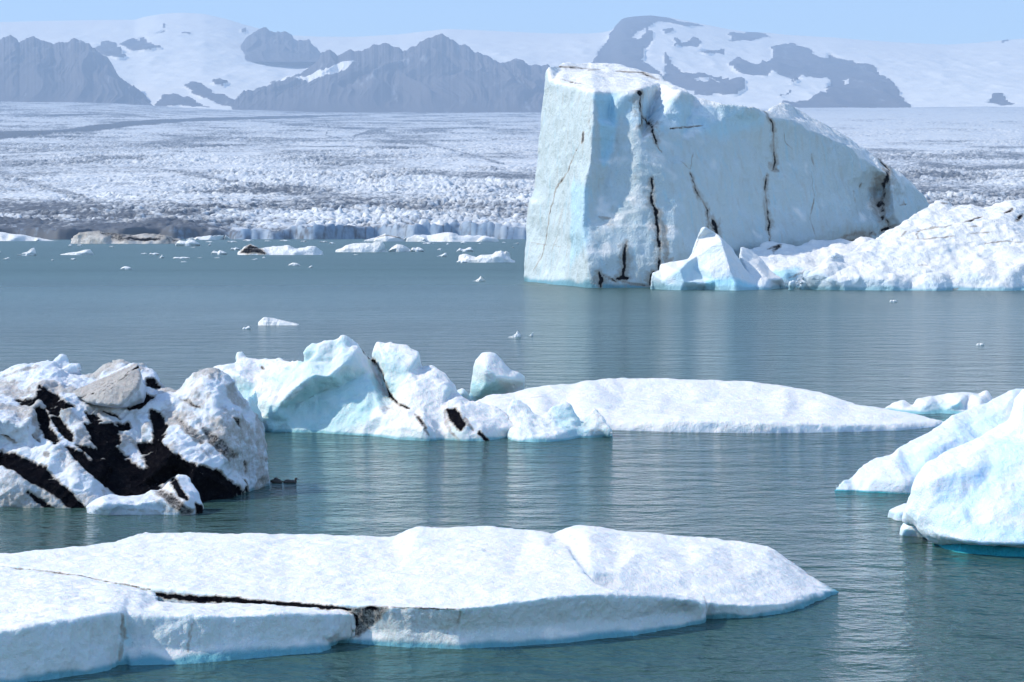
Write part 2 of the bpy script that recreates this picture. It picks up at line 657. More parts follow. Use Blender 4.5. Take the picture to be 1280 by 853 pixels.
# ------------------------------------------------------------------ glacier
def glacier_material():
    m = NT("glacier_ice")
    geo = m.n("NewGeometry").outputs["Position"]
    n1 = m.noise(geo, 0.05, 5, 0.65)
    n2 = m.noise(geo, 0.25, 4, 0.6)
    ash = m.attr("ash")
    col = m.mix(m.ss(n1, 0.4, 0.62), (0.67, 0.67, 0.65), (0.47, 0.51, 0.55))
    col = m.mix(m.math('MULTIPLY', m.attr("cliff_shade"), m.math('ADD', 0.4, m.math('MULTIPLY', n1, 0.7)), clamp=True), col, (0.12, 0.21, 0.32))  # blue shade of the front cliff, mixed into the ice colour
    d = m.math('ADD', ash, m.math('MULTIPLY', m.math('SUBTRACT', n2, 0.5), 0.7))
    col = m.mix(m.ss(d, 0.35, 0.85), col, (0.085, 0.092, 0.105))
    m.put(m.b.inputs["Base Color"], col)
    m.b.inputs["Roughness"].default_value = 0.7
    m.b.inputs["Specular IOR Level"].default_value = 0.2
    return m.m

FRONT = 1335.0
_dk = np.array([1335, 1400, 2000, 3000, 4500, 7000, 10000, 13000, 13800, 15500], float)
_yk = np.array([284.5, 281, 252, 219, 191, 166, 151, 142.5, 142.0, 150], float)

def glacier_base(px, D):
    y = np.interp(D, _dk, _yk)
    top = np.interp(px, [-600, 0, 150, 250, 400, 700, 1000, 1300, 1900], [-12.5, -12, -10.5, -5, 0, 0, -6, -7.5, -7])
    return y + top * sstep(3000, 13000, D) - 1.5 * sstep(300, 0, px) * sstep(1335, 1400, D)

def build_glacier():
    Ds = [FRONT]
    while Ds[-1] < 15200:
        Ds.append(Ds[-1] + 2.2 * (Ds[-1] / FRONT) ** 1.5)
    Ds = np.array(Ds)
    cols = np.linspace(-330, 1610, 1250)
    PX, DD = np.meshgrid(cols, Ds)
    X = (PX - 640) / F * DD
    off = 45 * fbm(np.stack([X.ravel() / 130, X.ravel() * 0, X.ravel() * 0], 1), 3, 8).reshape(X.shape)
    off += 16 * fbm(np.stack([X.ravel() / 18, X.ravel() * 0, X.ravel() * 0], 1), 2, 18).reshape(X.shape)
    Yw = DD + off * sstep(2400, 1335, DD)
    ys = glacier_base(PX, DD)
    Z = EYE + (288 - ys) / F * DD
    P = np.stack([X.ravel(), Yw.ravel(), np.zeros(X.size)], 1)
    D1 = DD.ravel()
    aF = np.interp(D1, [1335, 1800, 3000, 5000, 8000, 13000], [3.6, 3.8, 4.0, 3.4, 2.4, 1.5])
    a, b, idv = worley2(P / np.array([5.6, 9., 1.]) + 0.3 * fbm(P / 16, 2, 3)[:, None], 5)
    big = ridged(P / np.array([60., 95., 1.]), 3, 2)
    ser = (idv - 0.45) * sstep(0, 0.3, b - a) * 1.15 + 0.6 * big + 0.25 * fbm(P / 5, 2, 12)
    zone = 0.35 + 0.65 * sstep(-0.5, 0.4, fbm(P / np.array([260., 420., 1.]), 3, 33))
    und = fbm(P / np.array([420., 700., 1.]), 3, 71) * np.interp(D1, [1335, 3000, 9000], [2.0, 5, 3])
    dz = (ser * aF * zone * 1.3 + und).reshape(X.shape)
    cliff = sstep(0, 7, DD - FRONT)
    Z = np.where(DD - FRONT < 0.5, -1.5, (Z + dz) * cliff - 1.5 * (1 - cliff))
    # ash: moraine bands and dirty zones
    q = np.stack([PX.ravel(), ys.ravel()], 1)
    ash = 0.46 + 0.24 * fbm(P / np.array([150., 260., 1.]), 4, 44) + 0.12 * vnoise(P / np.array([9., 14., 1.]), 45)
    wob = 2.0 * fbm(np.stack([q[:, 0] / 40, q[:, 1] / 9, q[:, 0] * 0], 1), 3, 9)
    def band(line, w0, w1, s):
        nonlocal ash
        d = dist_polyline(q, line) + wob * 0.5
        t = np.clip((q[:, 0] - line[0][0]) / (line[-1][0] - line[0][0]), 0, 1)
        w = w0 + (w1 - w0) * t
        ash = np.maximum(ash, s * (1 - sstep(0.45, 1.15, d / w)))
    band([(-330, 190), (0, 172), (100, 163), (200, 154), (300, 149), (450, 145)], 8.5, 1.6, 1.0)
    band([(20, 147), (90, 145), (150, 144)], 1.0, 0.8, 0.8)
    band([(405, 150), (413, 160), (408, 170), (440, 180)], 1.0, 1.0, 0.75)
    band([(440, 182), (445, 170), (465, 164), (482, 162)], 1.2, 2.0, 0.7)
    band([(460, 167), (480, 165), (495, 173), (520, 180), (580, 194), (630, 206)], 2.6, 1.2, 0.62)
    band([(190, 213), (250, 222), (330, 235), (430, 247)], 3.0, 2.0, 0.62)
    band([(0, 215), (60, 235), (130, 262)], 6.0, 5.0, 0.6)
    band([(1150, 205), (1210, 210), (1300, 208), (1500, 214)], 4.0, 5.0, 0.65)
    band([(1110, 190), (1180, 196), (1320, 196)], 1.6, 1.6, 0.6)
    band([(1120, 180), (1280, 176), (1400, 180)], 1.0, 1.0, 0.45)
    for k_ in range(9):
        y_ = 168 + 6.5 * k_
        band([(-100, y_ + 16), (60, y_ + 8 - k_), (200, y_ - 2), (380, y_ - 4 + 0.6 * k_), (560, y_ + 2 + k_), (700, y_ + 10 + k_)], 0.5 + 0.1 * k_, 0.5, 0.40 + 0.05 * (k_ % 3))
        band([(780, y_ + 2), (1000, y_ - 6), (1180, y_ - 4), (1400, y_ + 4)], 0.6, 0.7, 0.38 + 0.06 * (k_ % 3))
    # dirty snout at the left and centre
    low = sstep(252, 284, q[:, 1]) * sstep(420, 120, q[:, 0])
    low = low * (0.55 + 0.9 * sstep(-0.5, 0.6, fbm(P / np.array([22., 60., 1.]), 4, 66)))
    ash = ash + 0.33 * low + 0.12 * sstep(225, 285, q[:, 1]) * sstep(660, 300, q[:, 0])
    ash = ash + 0.20 * sstep(900, 1100, q[:, 0]) * sstep(190, 240, q[:, 1])
    ash = ash - 0.25 * sstep(190, 160, q[:, 1]) * sstep(700, 1000, q[:, 0])
    cliff_shade = sstep(16, 6, D1 - FRONT)  # mask for the blue shade painted on the front cliff rows
    ash = ash + 0.22 * sstep(0.25, 0.0, b - a) - 0.20 * (idv - 0.5)
    return grid_mesh("glacier", X, Yw, Z, glacier_material(), {"ash": np.clip(ash, 0, 1), "cliff_shade": cliff_shade})

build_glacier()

# ------------------------------------------------------------------ ice cap and mountains
def rock_snow_material(name, rock=(0.075, 0.070, 0.075)):
    m = NT(name)
    geo = m.n("NewGeometry").outputs["Position"]
    n1 = m.noise(geo, 0.006, 6, 0.65)
    d = m.math('ADD', m.attr("rock"), m.math('MULTIPLY', m.math('SUBTRACT', n1, 0.5), 0.8))
    gl = m.noise(m.mapping(geo, (0.012, 0.0015, 0.004)), 1.0, 5, 0.65)
    rk = m.mix(n1, rock, tuple(c * 2.0 for c in rock))
    rk = m.mix(m.math('MULTIPLY', m.ss(gl, 0.60, 0.70), 0.45), rk, (0.45, 0.46, 0.48))
    col = m.mix(m.ss(d, 0.42, 0.62), (0.93, 0.91, 0.85), rk)
    m.put(m.b.inputs["Base Color"], col)
    m.b.inputs["Roughness"].default_value = 0.85
    m.b.inputs["Specular IOR Level"].default_value = 0.1
    return m.m

rockmat = rock_snow_material("rock_and_snow")

SKYL = [(-700, 40), (-300, 34), (0, 30), (100, 28), (172, 27), (186, 23), (205, 20), (230, 18.5), (258, 20), (285, 26), (310, 34), (335, 40),
        (360, 46), (400, 48), (450, 48), (500, 45), (535, 41), (560, 38.5), (600, 40), (640, 42), (690, 44), (735, 44), (752, 43), (764, 40), (770, 33), (776, 27), (790, 24),
        (812, 22), (840, 25), (868, 31), (885, 34), (905, 38), (930, 42), (955, 43), (985, 46), (1040, 49), (1100, 54), (1180, 58), (1215, 56), (1245, 53), (1285, 50), (1600, 44), (2000, 50)]
ROCKS = [
    [(738, 82), (750, 66), (762, 50), (771, 31), (777, 25), (812, 20), (828, 24), (818, 30), (812, 40), (814, 56), (803, 70), (806, 82), (830, 96), (860, 104), (760, 110)],
    [(815, 21), (850, 27), (880, 35), (862, 37), (838, 32), (822, 27)],
    [(905, 47), (935, 41.5), (956, 44), (962, 49), (940, 53), (915, 54)],
    [(965, 60), (990, 57), (1015, 65), (1050, 72), (1075, 82), (1095, 92), (1106, 105), (1122, 120), (1142, 138), (975, 138), (975, 125), (990, 110), (988, 100), (965, 93), (955, 101), (930, 97), (905, 84), (920, 80), (945, 82), (968, 75)],
    [(830, 72), (850, 86), (865, 96), (890, 100), (910, 100), (926, 106), (931, 115), (920, 122), (880, 122), (850, 112), (828, 100)],
    [(1228, 131), (1238, 124), (1246, 121), (1253, 126), (1266, 132), (1250, 133)],
    [(840, 54), (865, 52), (876, 57), (858, 61), (840, 60)], [(828, 42), (840, 42), (842, 48), (830, 48)], [(872, 65), (905, 63), (905, 69), (880, 70)],
    [(118, 64), (127, 57), (136, 52), (150, 61), (163, 75), (148, 76), (130, 70)],
    [(154, 60), (165, 49), (175, 50), (182, 46), (190, 53), (205, 64), (190, 67), (166, 67)],
    [(198, 42), (212, 34), (206, 40)], [(300, 40), (306, 39), (308, 43), (301, 43)], [(228, 42), (242, 41), (240, 43), (230, 44)],
    [(1246, 53), (1252, 51), (1256, 54), (1247, 55)],
    [(194, 134), (204, 119), (220, 118), (250, 128), (264, 135)],
    [(230, 112), (240, 108), (256, 110), (276, 122), (300, 126), (312, 138), (280, 135), (252, 120)],
    [(268, 104), (278, 102), (290, 106), (283, 109), (270, 109)],
]
SNOWP = [[(990, 112), (1000, 96), (1020, 100), (1030, 108), (1020, 122), (985, 133), (970, 130)], [(1015, 66), (1032, 68), (1030, 74), (1016, 72)],
         [(1016, 100), (1034, 98), (1033, 120), (1018, 121), (1024, 110)], [(1048, 102), (1060, 101), (1058, 106)], [(866, 104), (898, 103), (892, 108), (870, 108)], [(790, 48), (808, 40), (800, 52)]]

def build_ice_cap():
    cols = np.linspace(-650, 1930, 900)
    t = np.linspace(0, 1, 300)
    PX, T = np.meshgrid(cols, t)
    DD = 13600 + T * 7400
    X = (PX - 640) / F * DD
    sky_y = np.interp(PX, [s[0] for s in SKYL], [s[1] for s in SKYL])
    ys = 147 + (sky_y - 147) * (1 - (1 - T) ** 1.25)
    Z = EYE + (288 - ys) / F * DD
    P = np.stack([X.ravel(), DD.ravel(), np.zeros(X.size)], 1)
    q = np.stack([PX.ravel(), ys.ravel()], 1)
    w = np.stack([fbm(np.stack([q[:, 0] / 14, q[:, 1] / 8, q[:, 0] * 0], 1), 4, s) for s in (3, 23)], 1)
    qq = q + w * np.array([3.0, 2.0])
    rock = np.zeros(len(q))
    for p in ROCKS: rock = np.where(in_poly(qq, p), 1.0, rock)
    for p in SNOWP: rock = np.where(in_poly(qq, p), 0.0, rock)
    edge = np.sin(np.pi * np.clip(T, 0, 1)).ravel() ** 0.6
    dz = 26 * fbm(P / np.array([900., 1500., 1.]), 4, 5) * edge + 34 * (ridged(P / np.array([420., 800., 1.]), 4, 15)) * rock * edge
    dz += 9 * ridged(P / np.array([260., 300., 1.]), 3, 19) * edge
    Z = Z + dz.reshape(Z.shape)
    # far side drops away behind the skyline
    X2 = (PX[-1:] - 640) / F * 22800
    X = np.vstack([X, X2]); DD = np.vstack([DD, np.full_like(X2, 22800)]); Z = np.vstack([Z, Z[-1:] * 0.7])
    rock = np.concatenate([rock, np.zeros(len(cols))])
    return grid_mesh("ice_cap", X, DD, Z, rockmat, {"rock": rock})

build_ice_cap()

def build_mountain(name, outline, D0, D1, ybase, snow=(), seed=0):
    """a ridge whose crest follows the outline, with spurs and gullies running down towards the glacier"""
    xs = [p[0] for p in outline]; yy = [p[1] for p in outline]
    cols = np.arange(xs[0], xs[-1] + 0.1, 0.9)
    t = np.linspace(0, 1, 110)
    PX, T = np.meshgrid(cols, t)
    crest = np.interp(cols, xs, yy) + 1.3 * fbm(np.stack([cols / 6, cols * 0, cols * 0], 1), 4, seed, gain=0.7) - 1.2 * np.clip(ridged(np.stack([cols / 11, cols * 0, cols * 0], 1), 2, seed + 1), 0, 2)
    crest = np.minimum(crest, ybase)[None, :]
    DD = D0 + T * (D1 - D0)
    ys = ybase + (crest - ybase) * T ** 0.85
    Z = EYE + (288 - ys) / F * DD
    X = (PX - 640) / F * DD
    P = np.stack([X.ravel(), DD.ravel(), np.zeros(X.size)], 1)
    g = 1.05 * ridged(np.stack([X.ravel() / 260 + 0.4 * fbm(P / 500, 2, seed), DD.ravel() / 1500, X.ravel() * 0], 1), 4, seed + 3)
    Z = Z + (55 * g * np.sin(np.pi * T.ravel()) ** 0.8).reshape(Z.shape) * np.clip((ybase - crest) / 40, 0, 1)
    q = np.stack([PX.ravel(), ys.ravel()], 1)
    w = np.stack([fbm(np.stack([q[:, 0] / 14, q[:, 1] / 8, q[:, 0] * 0], 1), 4, s) for s in (3, 23)], 1)
    rock = np.ones(len(q))
    for p in snow: rock = np.where(in_poly(q + w * np.array([2.5, 1.5]), p), 0.0, rock)
    Xb = (PX[-1:] - 640) / F * (D1 + 900)
    X = np.vstack([X, Xb]); DD = np.vstack([DD, np.full_like(Xb, D1 + 900)])
    Z = np.vstack([Z, Z[-1:] * 0.55])
    rock = np.concatenate([rock, np.ones(len(cols))])
    return grid_mesh(name, X, DD, Z, rockmat, {"rock": rock})

build_mountain("mountain", [(-640, 70), (-400, 58), (-100, 52), (-20, 57), (2, 54), (8, 50), (17, 45.5), (25, 50), (28, 55), (36, 51), (46, 49.5), (56, 52), (70, 57), (82, 54), (90, 54), (95, 49.5),
                            (104, 51), (112, 56), (120, 62), (126, 68), (138, 75), (144, 84), (149, 95), (160, 105), (172, 113), (184, 121), (194, 131), (200, 140)], 13700, 15200, 140, seed=2)
build_mountain("mountain", [(272, 143), (285, 137), (296, 122), (310, 116), (330, 112), (347, 104), (362, 98), (380, 92), (398, 80), (404, 68), (415, 65), (424, 72), (430, 68), (440, 63), (452, 67), (458, 62), (463, 60), (474, 58), (485, 56),
                            (494, 60), (505, 67), (514, 63), (522, 58), (536, 51), (546, 46), (553, 43.5), (561, 48), (570, 56), (580, 58), (590, 65), (604, 72), (612, 73), (620, 78), (632, 80), (644, 75), (655, 80),
                            (664, 84), (672, 84), (684, 82), (720, 95), (760, 104), (820, 125), (860, 143)], 13750, 15600, 143,
               snow=[[(300, 122), (345, 108), (380, 97), (406, 90), (450, 83), (432, 93), (396, 103), (370, 110), (335, 114)]], seed=9)
build_mountain("mountain", [(288, 80), (294, 78), (299, 70), (303, 60), (309, 51), (316, 46), (325, 41), (333, 38), (339, 42), (346, 44), (356, 43), (366, 46), (370, 51), (384, 53), (388, 50), (391, 58), (396, 62), (401, 66), (410, 78), (414, 80)], 17700, 18900, 79, seed=19)

# ------------------------------------------------------------------ haze
def build_haze():
    bm = bmesh.new()
    bmesh.ops.create_cube(bm, size=1)
    me = bpy.data.meshes.new("haze")
    x0, x1, y0, y1, z0, z1 = -9900, 9900, -700, 23300, -9, 2560
    for v in bm.verts:
        v.co = ((x0 + x1) / 2 + v.co.x * (x1 - x0), (y0 + y1) / 2 + v.co.y * (y1 - y0), (z0 + z1) / 2 + v.co.z * (z1 - z0))
    bm.to_mesh(me); bm.free()
    o = bpy.data.objects.new("haze", me)
    COL.objects.link(o)
    m = bpy.data.materials.new("haze_air")
    m.use_nodes = True
    t = m.node_tree
    t.nodes.remove(t.nodes["Principled BSDF"])
    pv = t.nodes.new("ShaderNodeVolumePrincipled")
    pv.inputs["Color"].default_value = (0.55, 0.74, 1.0, 1)
    pv.inputs["Density"].default_value = 8.0e-5
    pv.inputs["Anisotropy"].default_value = 0.0
    t.links.new(pv.outputs[0], t.nodes["Material Output"].inputs["Volume"])
    me.materials.append(m)
    return tag(o, kind="stuff")
build_haze()

# ================================================================== ICE
M_far = ice_material("ice_far_cliff", 220 / F, ice=(0.465, 0.535, 0.545), deep=(0.32, 0.62, 0.78), foot=(0.13, 0.28, 0.34), sss=0.0, streak=0.6)
M_farsnow = ice_material("ice_far_snow", 215 / F, ice=(0.61, 0.69, 0.74), deep=(0.25, 0.58, 0.70), foot=(0.26, 0.44, 0.50), sss=0.0)
M_mid = ice_material("ice_mid", 60 / F, ice=(0.59, 0.66, 0.65), deep=(0.30, 0.58, 0.60), foot=(0.20, 0.42, 0.46))
M_midsnow = ice_material("ice_mid_snow", 65 / F, ice=(0.62, 0.70, 0.75), sss=0.25, foot=(0.55, 0.62, 0.68))
M_dark = ice_material("ice_with_ash", 45 / F, ice=(0.54, 0.60, 0.66), snow=(0.64, 0.66, 0.69), sss=0.2, foot=(0.14, 0.26, 0.30))
M_right = ice_material("ice_washed_blue", 40 / F, ice=(0.58, 0.68, 0.73), snow=(0.67, 0.71, 0.74), deep=(0.42, 0.70, 0.92), foot=(0.02, 0.30, 0.37), sss=0.5, blotch=0.12)
M_near = ice_material("ice_near_floe", 30 / F, ice=(0.55, 0.61, 0.61), snow=(0.735, 0.72, 0.69), foot=(0.12, 0.32, 0.38), sss=0.35)
M_brash = ice_material("ice_distant", 600 / F, ice=(0.66, 0.71, 0.75), sss=0.0)

def sc(pts, s, ox, oy):
    return [(ox + x * s, oy + y * s) for x, y in pts]

# ------------------------------------------------------------------ great tabular iceberg
c1 = lambda pts: sc(pts, 0.3752, 640, 60)
c2 = lambda pts: sc(pts, 0.3282, 880, 100)
big_b = [(654, 352, 'w'), (690, 357, 'w'), (720, 359, 'w'), (745, 360, 'w'), (800, 360, 'w'), (850, 360, 'w'), (920, 356, 'w'), (1000, 353, 'w'), (1080, 351, 'w'), (1135, 350, 'w'),
         (1140, 300, 246), (1162, 256, 252), (1155, 244, 252), (1140, 230, 251), (1122, 214, 251), (1104, 201, 250), (1085, 189, 250), (1060, 173, 250), (1040, 161, 249), (1020, 151, 247), (1003, 141, 246), (992, 131, 245), (979, 126, 243), (970, 130, 241), (960, 139, 236),
         (935, 134, 231), (905, 129, 230), (870, 120, 231), (850, 112, 238), (836, 104, 246), (824, 95, 251), (800, 88, 255), (775, 81, 257), (740, 79.5, 257), (705, 80, 252), (686, 83, 245),
         (682, 100, 244), (676, 140, 244), (673, 190, 244), (669, 235, 244), (660, 262, 243), (657, 300, 242), (655, 330, 241)]
big_i = [(742, 115, 221), (741, 150, 219.5), (738, 200, 218), (730, 240, 217), (728, 290, 215.5), (735, 335, 213.5),
         (764, 117, 223.2), (761, 150, 222.6), (754, 200, 220.4), (750, 240, 218.8), (771, 125, 222.0), (769, 160, 221.4), (761, 205, 220.0), (800, 113, 223),
         (800, 180, 220), (800, 250, 218), (790, 310, 215.5), (850, 116, 226), (850, 180, 222.5), (850, 250, 219.5), (840, 310, 216.5),
         (905, 150, 229), (905, 200, 227), (905, 260, 225), (905, 310, 223), (958, 148, 234), (958, 200, 233.5), (958, 260, 231.5), (955, 305, 229),
         (985, 152, 236.5), (1020, 166, 240.5), (1010, 200, 238.5), (1010, 250, 236.5), (1010, 300, 234), (1060, 184, 245), (1060, 230, 243.5), (1060, 280, 240.5),
         (1090, 206, 247), (1098, 240, 250), (1100, 280, 246), (1113, 222, 247.5), (1118, 265, 245), (1145, 258, 249.5),
         (700, 150, 234), (700, 200, 232.5), (716, 200, 226.5), (685, 250, 237), (705, 250, 230), (680, 300, 238), (700, 300, 230), (715, 300, 223), (680, 335, 235), (705, 340, 225.5), (718, 150, 227),
         (690, 104, 240), (703, 107, 235), (722, 111, 228), (720, 95, 243), (760, 97, 243), (800, 101, 241), (825, 106, 241)]
big_dirt = [
    ('l', c1([(420, 150), (434, 152)]), 3.5, 1.0), ('l', c1([(425, 150), (432, 200), (430, 265)]), 2.6, 1.0), ('l', c1([(436, 230), (465, 260), (482, 322)]), 2.2, 0.95), ('l', c1([(480, 322), (500, 352)]), 1.2, 0.7),
    ('l', c1([(232, 283), (232, 312)]), 4.5, 0.75), ('l', c1([(225, 320), (185, 410), (145, 470), (125, 560), (115, 640), (95, 700), (70, 745)]), 1.5, 0.72), ('l', c1([(262, 225), (255, 300)]), 2.0, 0.5),
    ('l', c1([(465, 430), (465, 500), (480, 560), (485, 620), (497, 670), (487, 740)]), 3.0, 0.95), ('l', c1([(470, 520), (500, 600), (520, 690)]), 5.5, 0.52), ('l', c1([(500, 650), (520, 720), (540, 700)]), 5.0, 0.5),
    ('l', c1([(378, 650), (375, 705), (373, 765)]), 3.2, 0.92), ('l', c1([(290, 750), (300, 770), (290, 795)]), 3.5, 0.95), ('l', c1([(300, 755), (330, 770), (345, 780)]), 2.0, 0.8), ('l', c1([(355, 768), (390, 764)]), 4.0, 0.95), ('l', c1([(470, 745), (460, 790)]), 3.5, 0.9), ('l', c1([(365, 780), (460, 795)]), 2.5, 0.6),
    ('l', c1([(525, 268), (580, 266), (632, 259)]), 1.4, 0.75), ('l', c1([(595, 415), (615, 480), (650, 540), (655, 600)]), 1.8, 0.85), ('l', c1([(672, 575), (685, 612)]), 5.0, 0.9),
    ('l', c1([(560, 375), (590, 405), (606, 350)]), 1.2, 0.5), ('l', c1([(285, 565), (330, 565)]), 3.0, 0.55), ('l', c1([(300, 575), (330, 600)]), 4.5, 0.3),
    ('l', c1([(130, 62), (200, 64), (290, 74)]), 1.6, 0.85), ('l', c1([(345, 80), (430, 81), (488, 106)]), 1.6, 0.85), ('l', c1([(160, 105), (195, 113), (232, 120)]), 1.6, 0.8), ('l', c1([(500, 108), (512, 112)]), 1.6, 0.8),
    ('l', c1([(30, 645), (200, 665)]), 0.9, 0.4), ('l', c1([(150, 625), (132, 680)]), 1.0, 0.6),
    ('l', c2([(230, 120), (262, 165), (265, 250), (270, 310), (262, 345)]), 1.8, 0.88), ('l', c2([(240, 360), (232, 430), (245, 500), (250, 612)]), 1.9, 0.9), ('l', c2([(250, 320), (275, 345)]), 5.0, 0.6),
    ('l', c2([(660, 295), (705, 345)]), 2.0, 0.9), ('l', c2([(702, 350), (688, 400), (676, 470), (682, 530)]), 5.5, 1.0), ('l', c2([(682, 520), (710, 560)]), 3.0, 0.95), ('l', c2([(675, 575), (735, 552)]), 3.6, 0.95), ('l', c2([(710, 330), (700, 420), (700, 520)]), 6.0, 0.42),
    ('l', c2([(410, 280), (416, 322)]), 2.2, 0.75), ('l', c2([(405, 350), (420, 440), (403, 530), (428, 600)]), 1.1, 0.62), ('l', c2([(300, 180), (310, 240), (350, 280)]), 0.9, 0.6), ('l', c2([(600, 395), (595, 410)]), 2.4, 0.7),
    ('l', c2([(500, 610), (600, 582), (660, 590)]), 3.0, 0.55), ('l', c2([(520, 622), (580, 615), (640, 585)]), 3.0, 0.85), ('l', c2([(745, 478), (780, 470)]), 1.0, 0.7), ('l', c2([(758, 455), (765, 480)]), 1.0, 0.7), ('l', c2([(10, 490), (18, 560)]), 1.6, 0.8), ('l', c2([(20, 540), (50, 585)]), 4.5, 0.75), ('l', c2([(570, 420), (575, 470)]), 2.5, 0.4)]
big_dirt = [(k_, l_, w_ * 0.85, s_) for (k_, l_, w_, s_) in big_dirt]
big_dirt += [(k_, l_, w_ * 4.0, 0.42) for (k_, l_, w_, s_) in list(big_dirt) if s_ > 0.84 and k_ == 'l']
big_blue = [('p', [(746, 122), (766, 120), (768, 150), (762, 190), (755, 205), (752, 160)], 3, 0.6), ('p', [(716, 235), (732, 240), (730, 300), (716, 320)], 5, 0.45),
            ('p', [(770, 122), (900, 140), (950, 150), (900, 165), (790, 150)], 6, 0.35), ('l', c2([(690, 420), (640, 440)]), 8, 0.4)]
berg("iceberg", [dict(b=big_b, i=big_i)], 0.17, 'cliff', M_far, 220, amp=0.8, label="towering flat-topped blue iceberg with black vertical ash cracks", smooth=4, dirt=big_dirt, blue=big_blue, foot=0.75, drop=3.0, k=0.8, snow=(0.42, 0.7))

berg("iceberg", [dict(b=[(812, 361, 'w'), (845, 363, 'w'), (880, 362, 'w'), (920, 364, 'w'), (954, 363, 'w'), (953, 357, 207.5), (942, 345, 208), (930, 333, 208.5), (914, 309, 209.5), (896, 292, 210.5), (880, 283, 211), (876, 285, 211), (870, 300, 210.5), (865, 318, 210),
                           (860, 324, 209.5), (845, 327, 209.5), (826, 331, 209.5), (826, 338, 208.5), (816, 342, 208)],
                        i=[(881, 285, 209.6), (902, 300, 208.0), (906, 315, 207.3), (912, 335, 205.8), (917, 350, 205.2), (872, 320, 208.3), (885, 340, 206.4), (895, 352, 205.4), (880, 354, 205.6),
                           (861, 327, 207.3), (850, 338, 205.6), (855, 352, 205.2), (835, 335, 207.3), (830, 352, 206.4), (868, 335, 208), (879, 348, 207), (936, 350, 207.3), (926, 332, 208.2)])],
     0.10, 'cliff', M_farsnow, 207, "small pointed white ice pyramid in front of the great iceberg", "iceberg", smooth=2, amp=0.45, foot=0.6, drop=1.5, k=0.7,
     blue=[('p', [(885, 352), (915, 350), (945, 360), (885, 362)], 4, 0.8), ('p', [(862, 328), (880, 350), (850, 360), (845, 345)], 4, 0.35), ('p', [(820, 356), (850, 360), (820, 362)], 3, 0.5)],
     dirt=[('l', [(876, 287), (871, 302), (866, 318)], 1.0, 0.5)])
berg("ice_slab", [dict(b=[(950, 363, 'w'), (970, 362, 'w'), (988, 359, 'w'), (978, 349, 210.5), (962, 337, 212.5), (950, 322, 214), (935, 310, 214), (926, 309, 213), (925, 318, 211), (935, 340, 209), (945, 354, 207.5)],
                        i=[(945, 333, 210), (960, 350, 208)])],
     0.12, 'cliff', M_farsnow, 210, "narrow leaning white slab right of the pointed ice pyramid", "ice slab", smooth=2, amp=0.5, foot=0.5, drop=1.5)
berg("ice_mound", [dict(b=[(940, 360, 'w'), (1000, 360, 'w'), (1040, 360, 'w'), (1100, 358, 'w'), (1100, 301, 229), (1082, 297, 230), (1066, 303, 229), (1050, 299, 228), (1030, 301, 228), (1010, 304, 227), (995, 309, 226), (980, 305, 226), (965, 303, 226), (950, 308, 224), (935, 313, 222), (932, 330, 219)],
                         i=[(1000, 325, 219), (970, 318, 221), (965, 330, 218), (1050, 312, 222), (980, 343, 215), (1020, 340, 216), (1045, 330, 218), (1080, 315, 222)])],
     0.16, 'rubble', M_farsnow, 220, "low pile of broken white ice against the foot of the great iceberg", "ice mound", smooth=2, amp=0.7, foot=0.4, drop=2.0,
     dirt=[('l', [(960, 312), (975, 306), (966, 318)], 2, 0.8), ('l', [(985, 348), (1010, 340), (1040, 328)], 1.8, 0.5)], blue=[('p', [(968, 342), (995, 336), (990, 348), (970, 350)], 4, 0.7)])
mound_b = [(978, 362, 'w'), (1020, 362, 'w'), (1060, 363, 'w'), (1150, 364, 'w'), (1280, 364, 'w'), (1420, 366, 'w'), (1450, 330, 215), (1400, 285, 226), (1340, 270, 228), (1285, 254, 229), (1262, 252, 229), (1248, 256, 229), (1230, 262, 228), (1214, 256, 228), (1195, 258, 228), (1182, 252, 228), (1172, 253, 227), (1158, 261, 225),
           (1130, 280, 221), (1110, 292, 219), (1090, 301, 217), (1072, 308, 215), (1062, 318, 212), (1052, 322, 211), (1043, 317, 210), (1036, 325, 209), (1025, 333, 208), (1005, 342, 207), (988, 351, 206)]
mound_i = [(1044, 320, 208.5), (1058, 335, 208), (1030, 345, 205.5), (1150, 285, 219), (1180, 272, 222), (1165, 288, 217), (1200, 285, 217), (1215, 268, 223), (1240, 280, 218), (1262, 265, 223), (1120, 305, 213.5), (1160, 312, 212), (1200, 305, 213.5), (1240, 312, 212), (1280, 300, 215),
           (1280, 330, 207.5), (1100, 332, 208.3), (1140, 338, 206.8), (1185, 338, 207), (1230, 345, 205.5), (1080, 347, 205.3), (1330, 300, 214), (1330, 335, 207.5), (1110, 352, 204.5), (1170, 354, 204.3), (1250, 355, 204.2), (1050, 352, 204.8)]
c3 = lambda pts: sc(pts, 0.25, 960, 230)
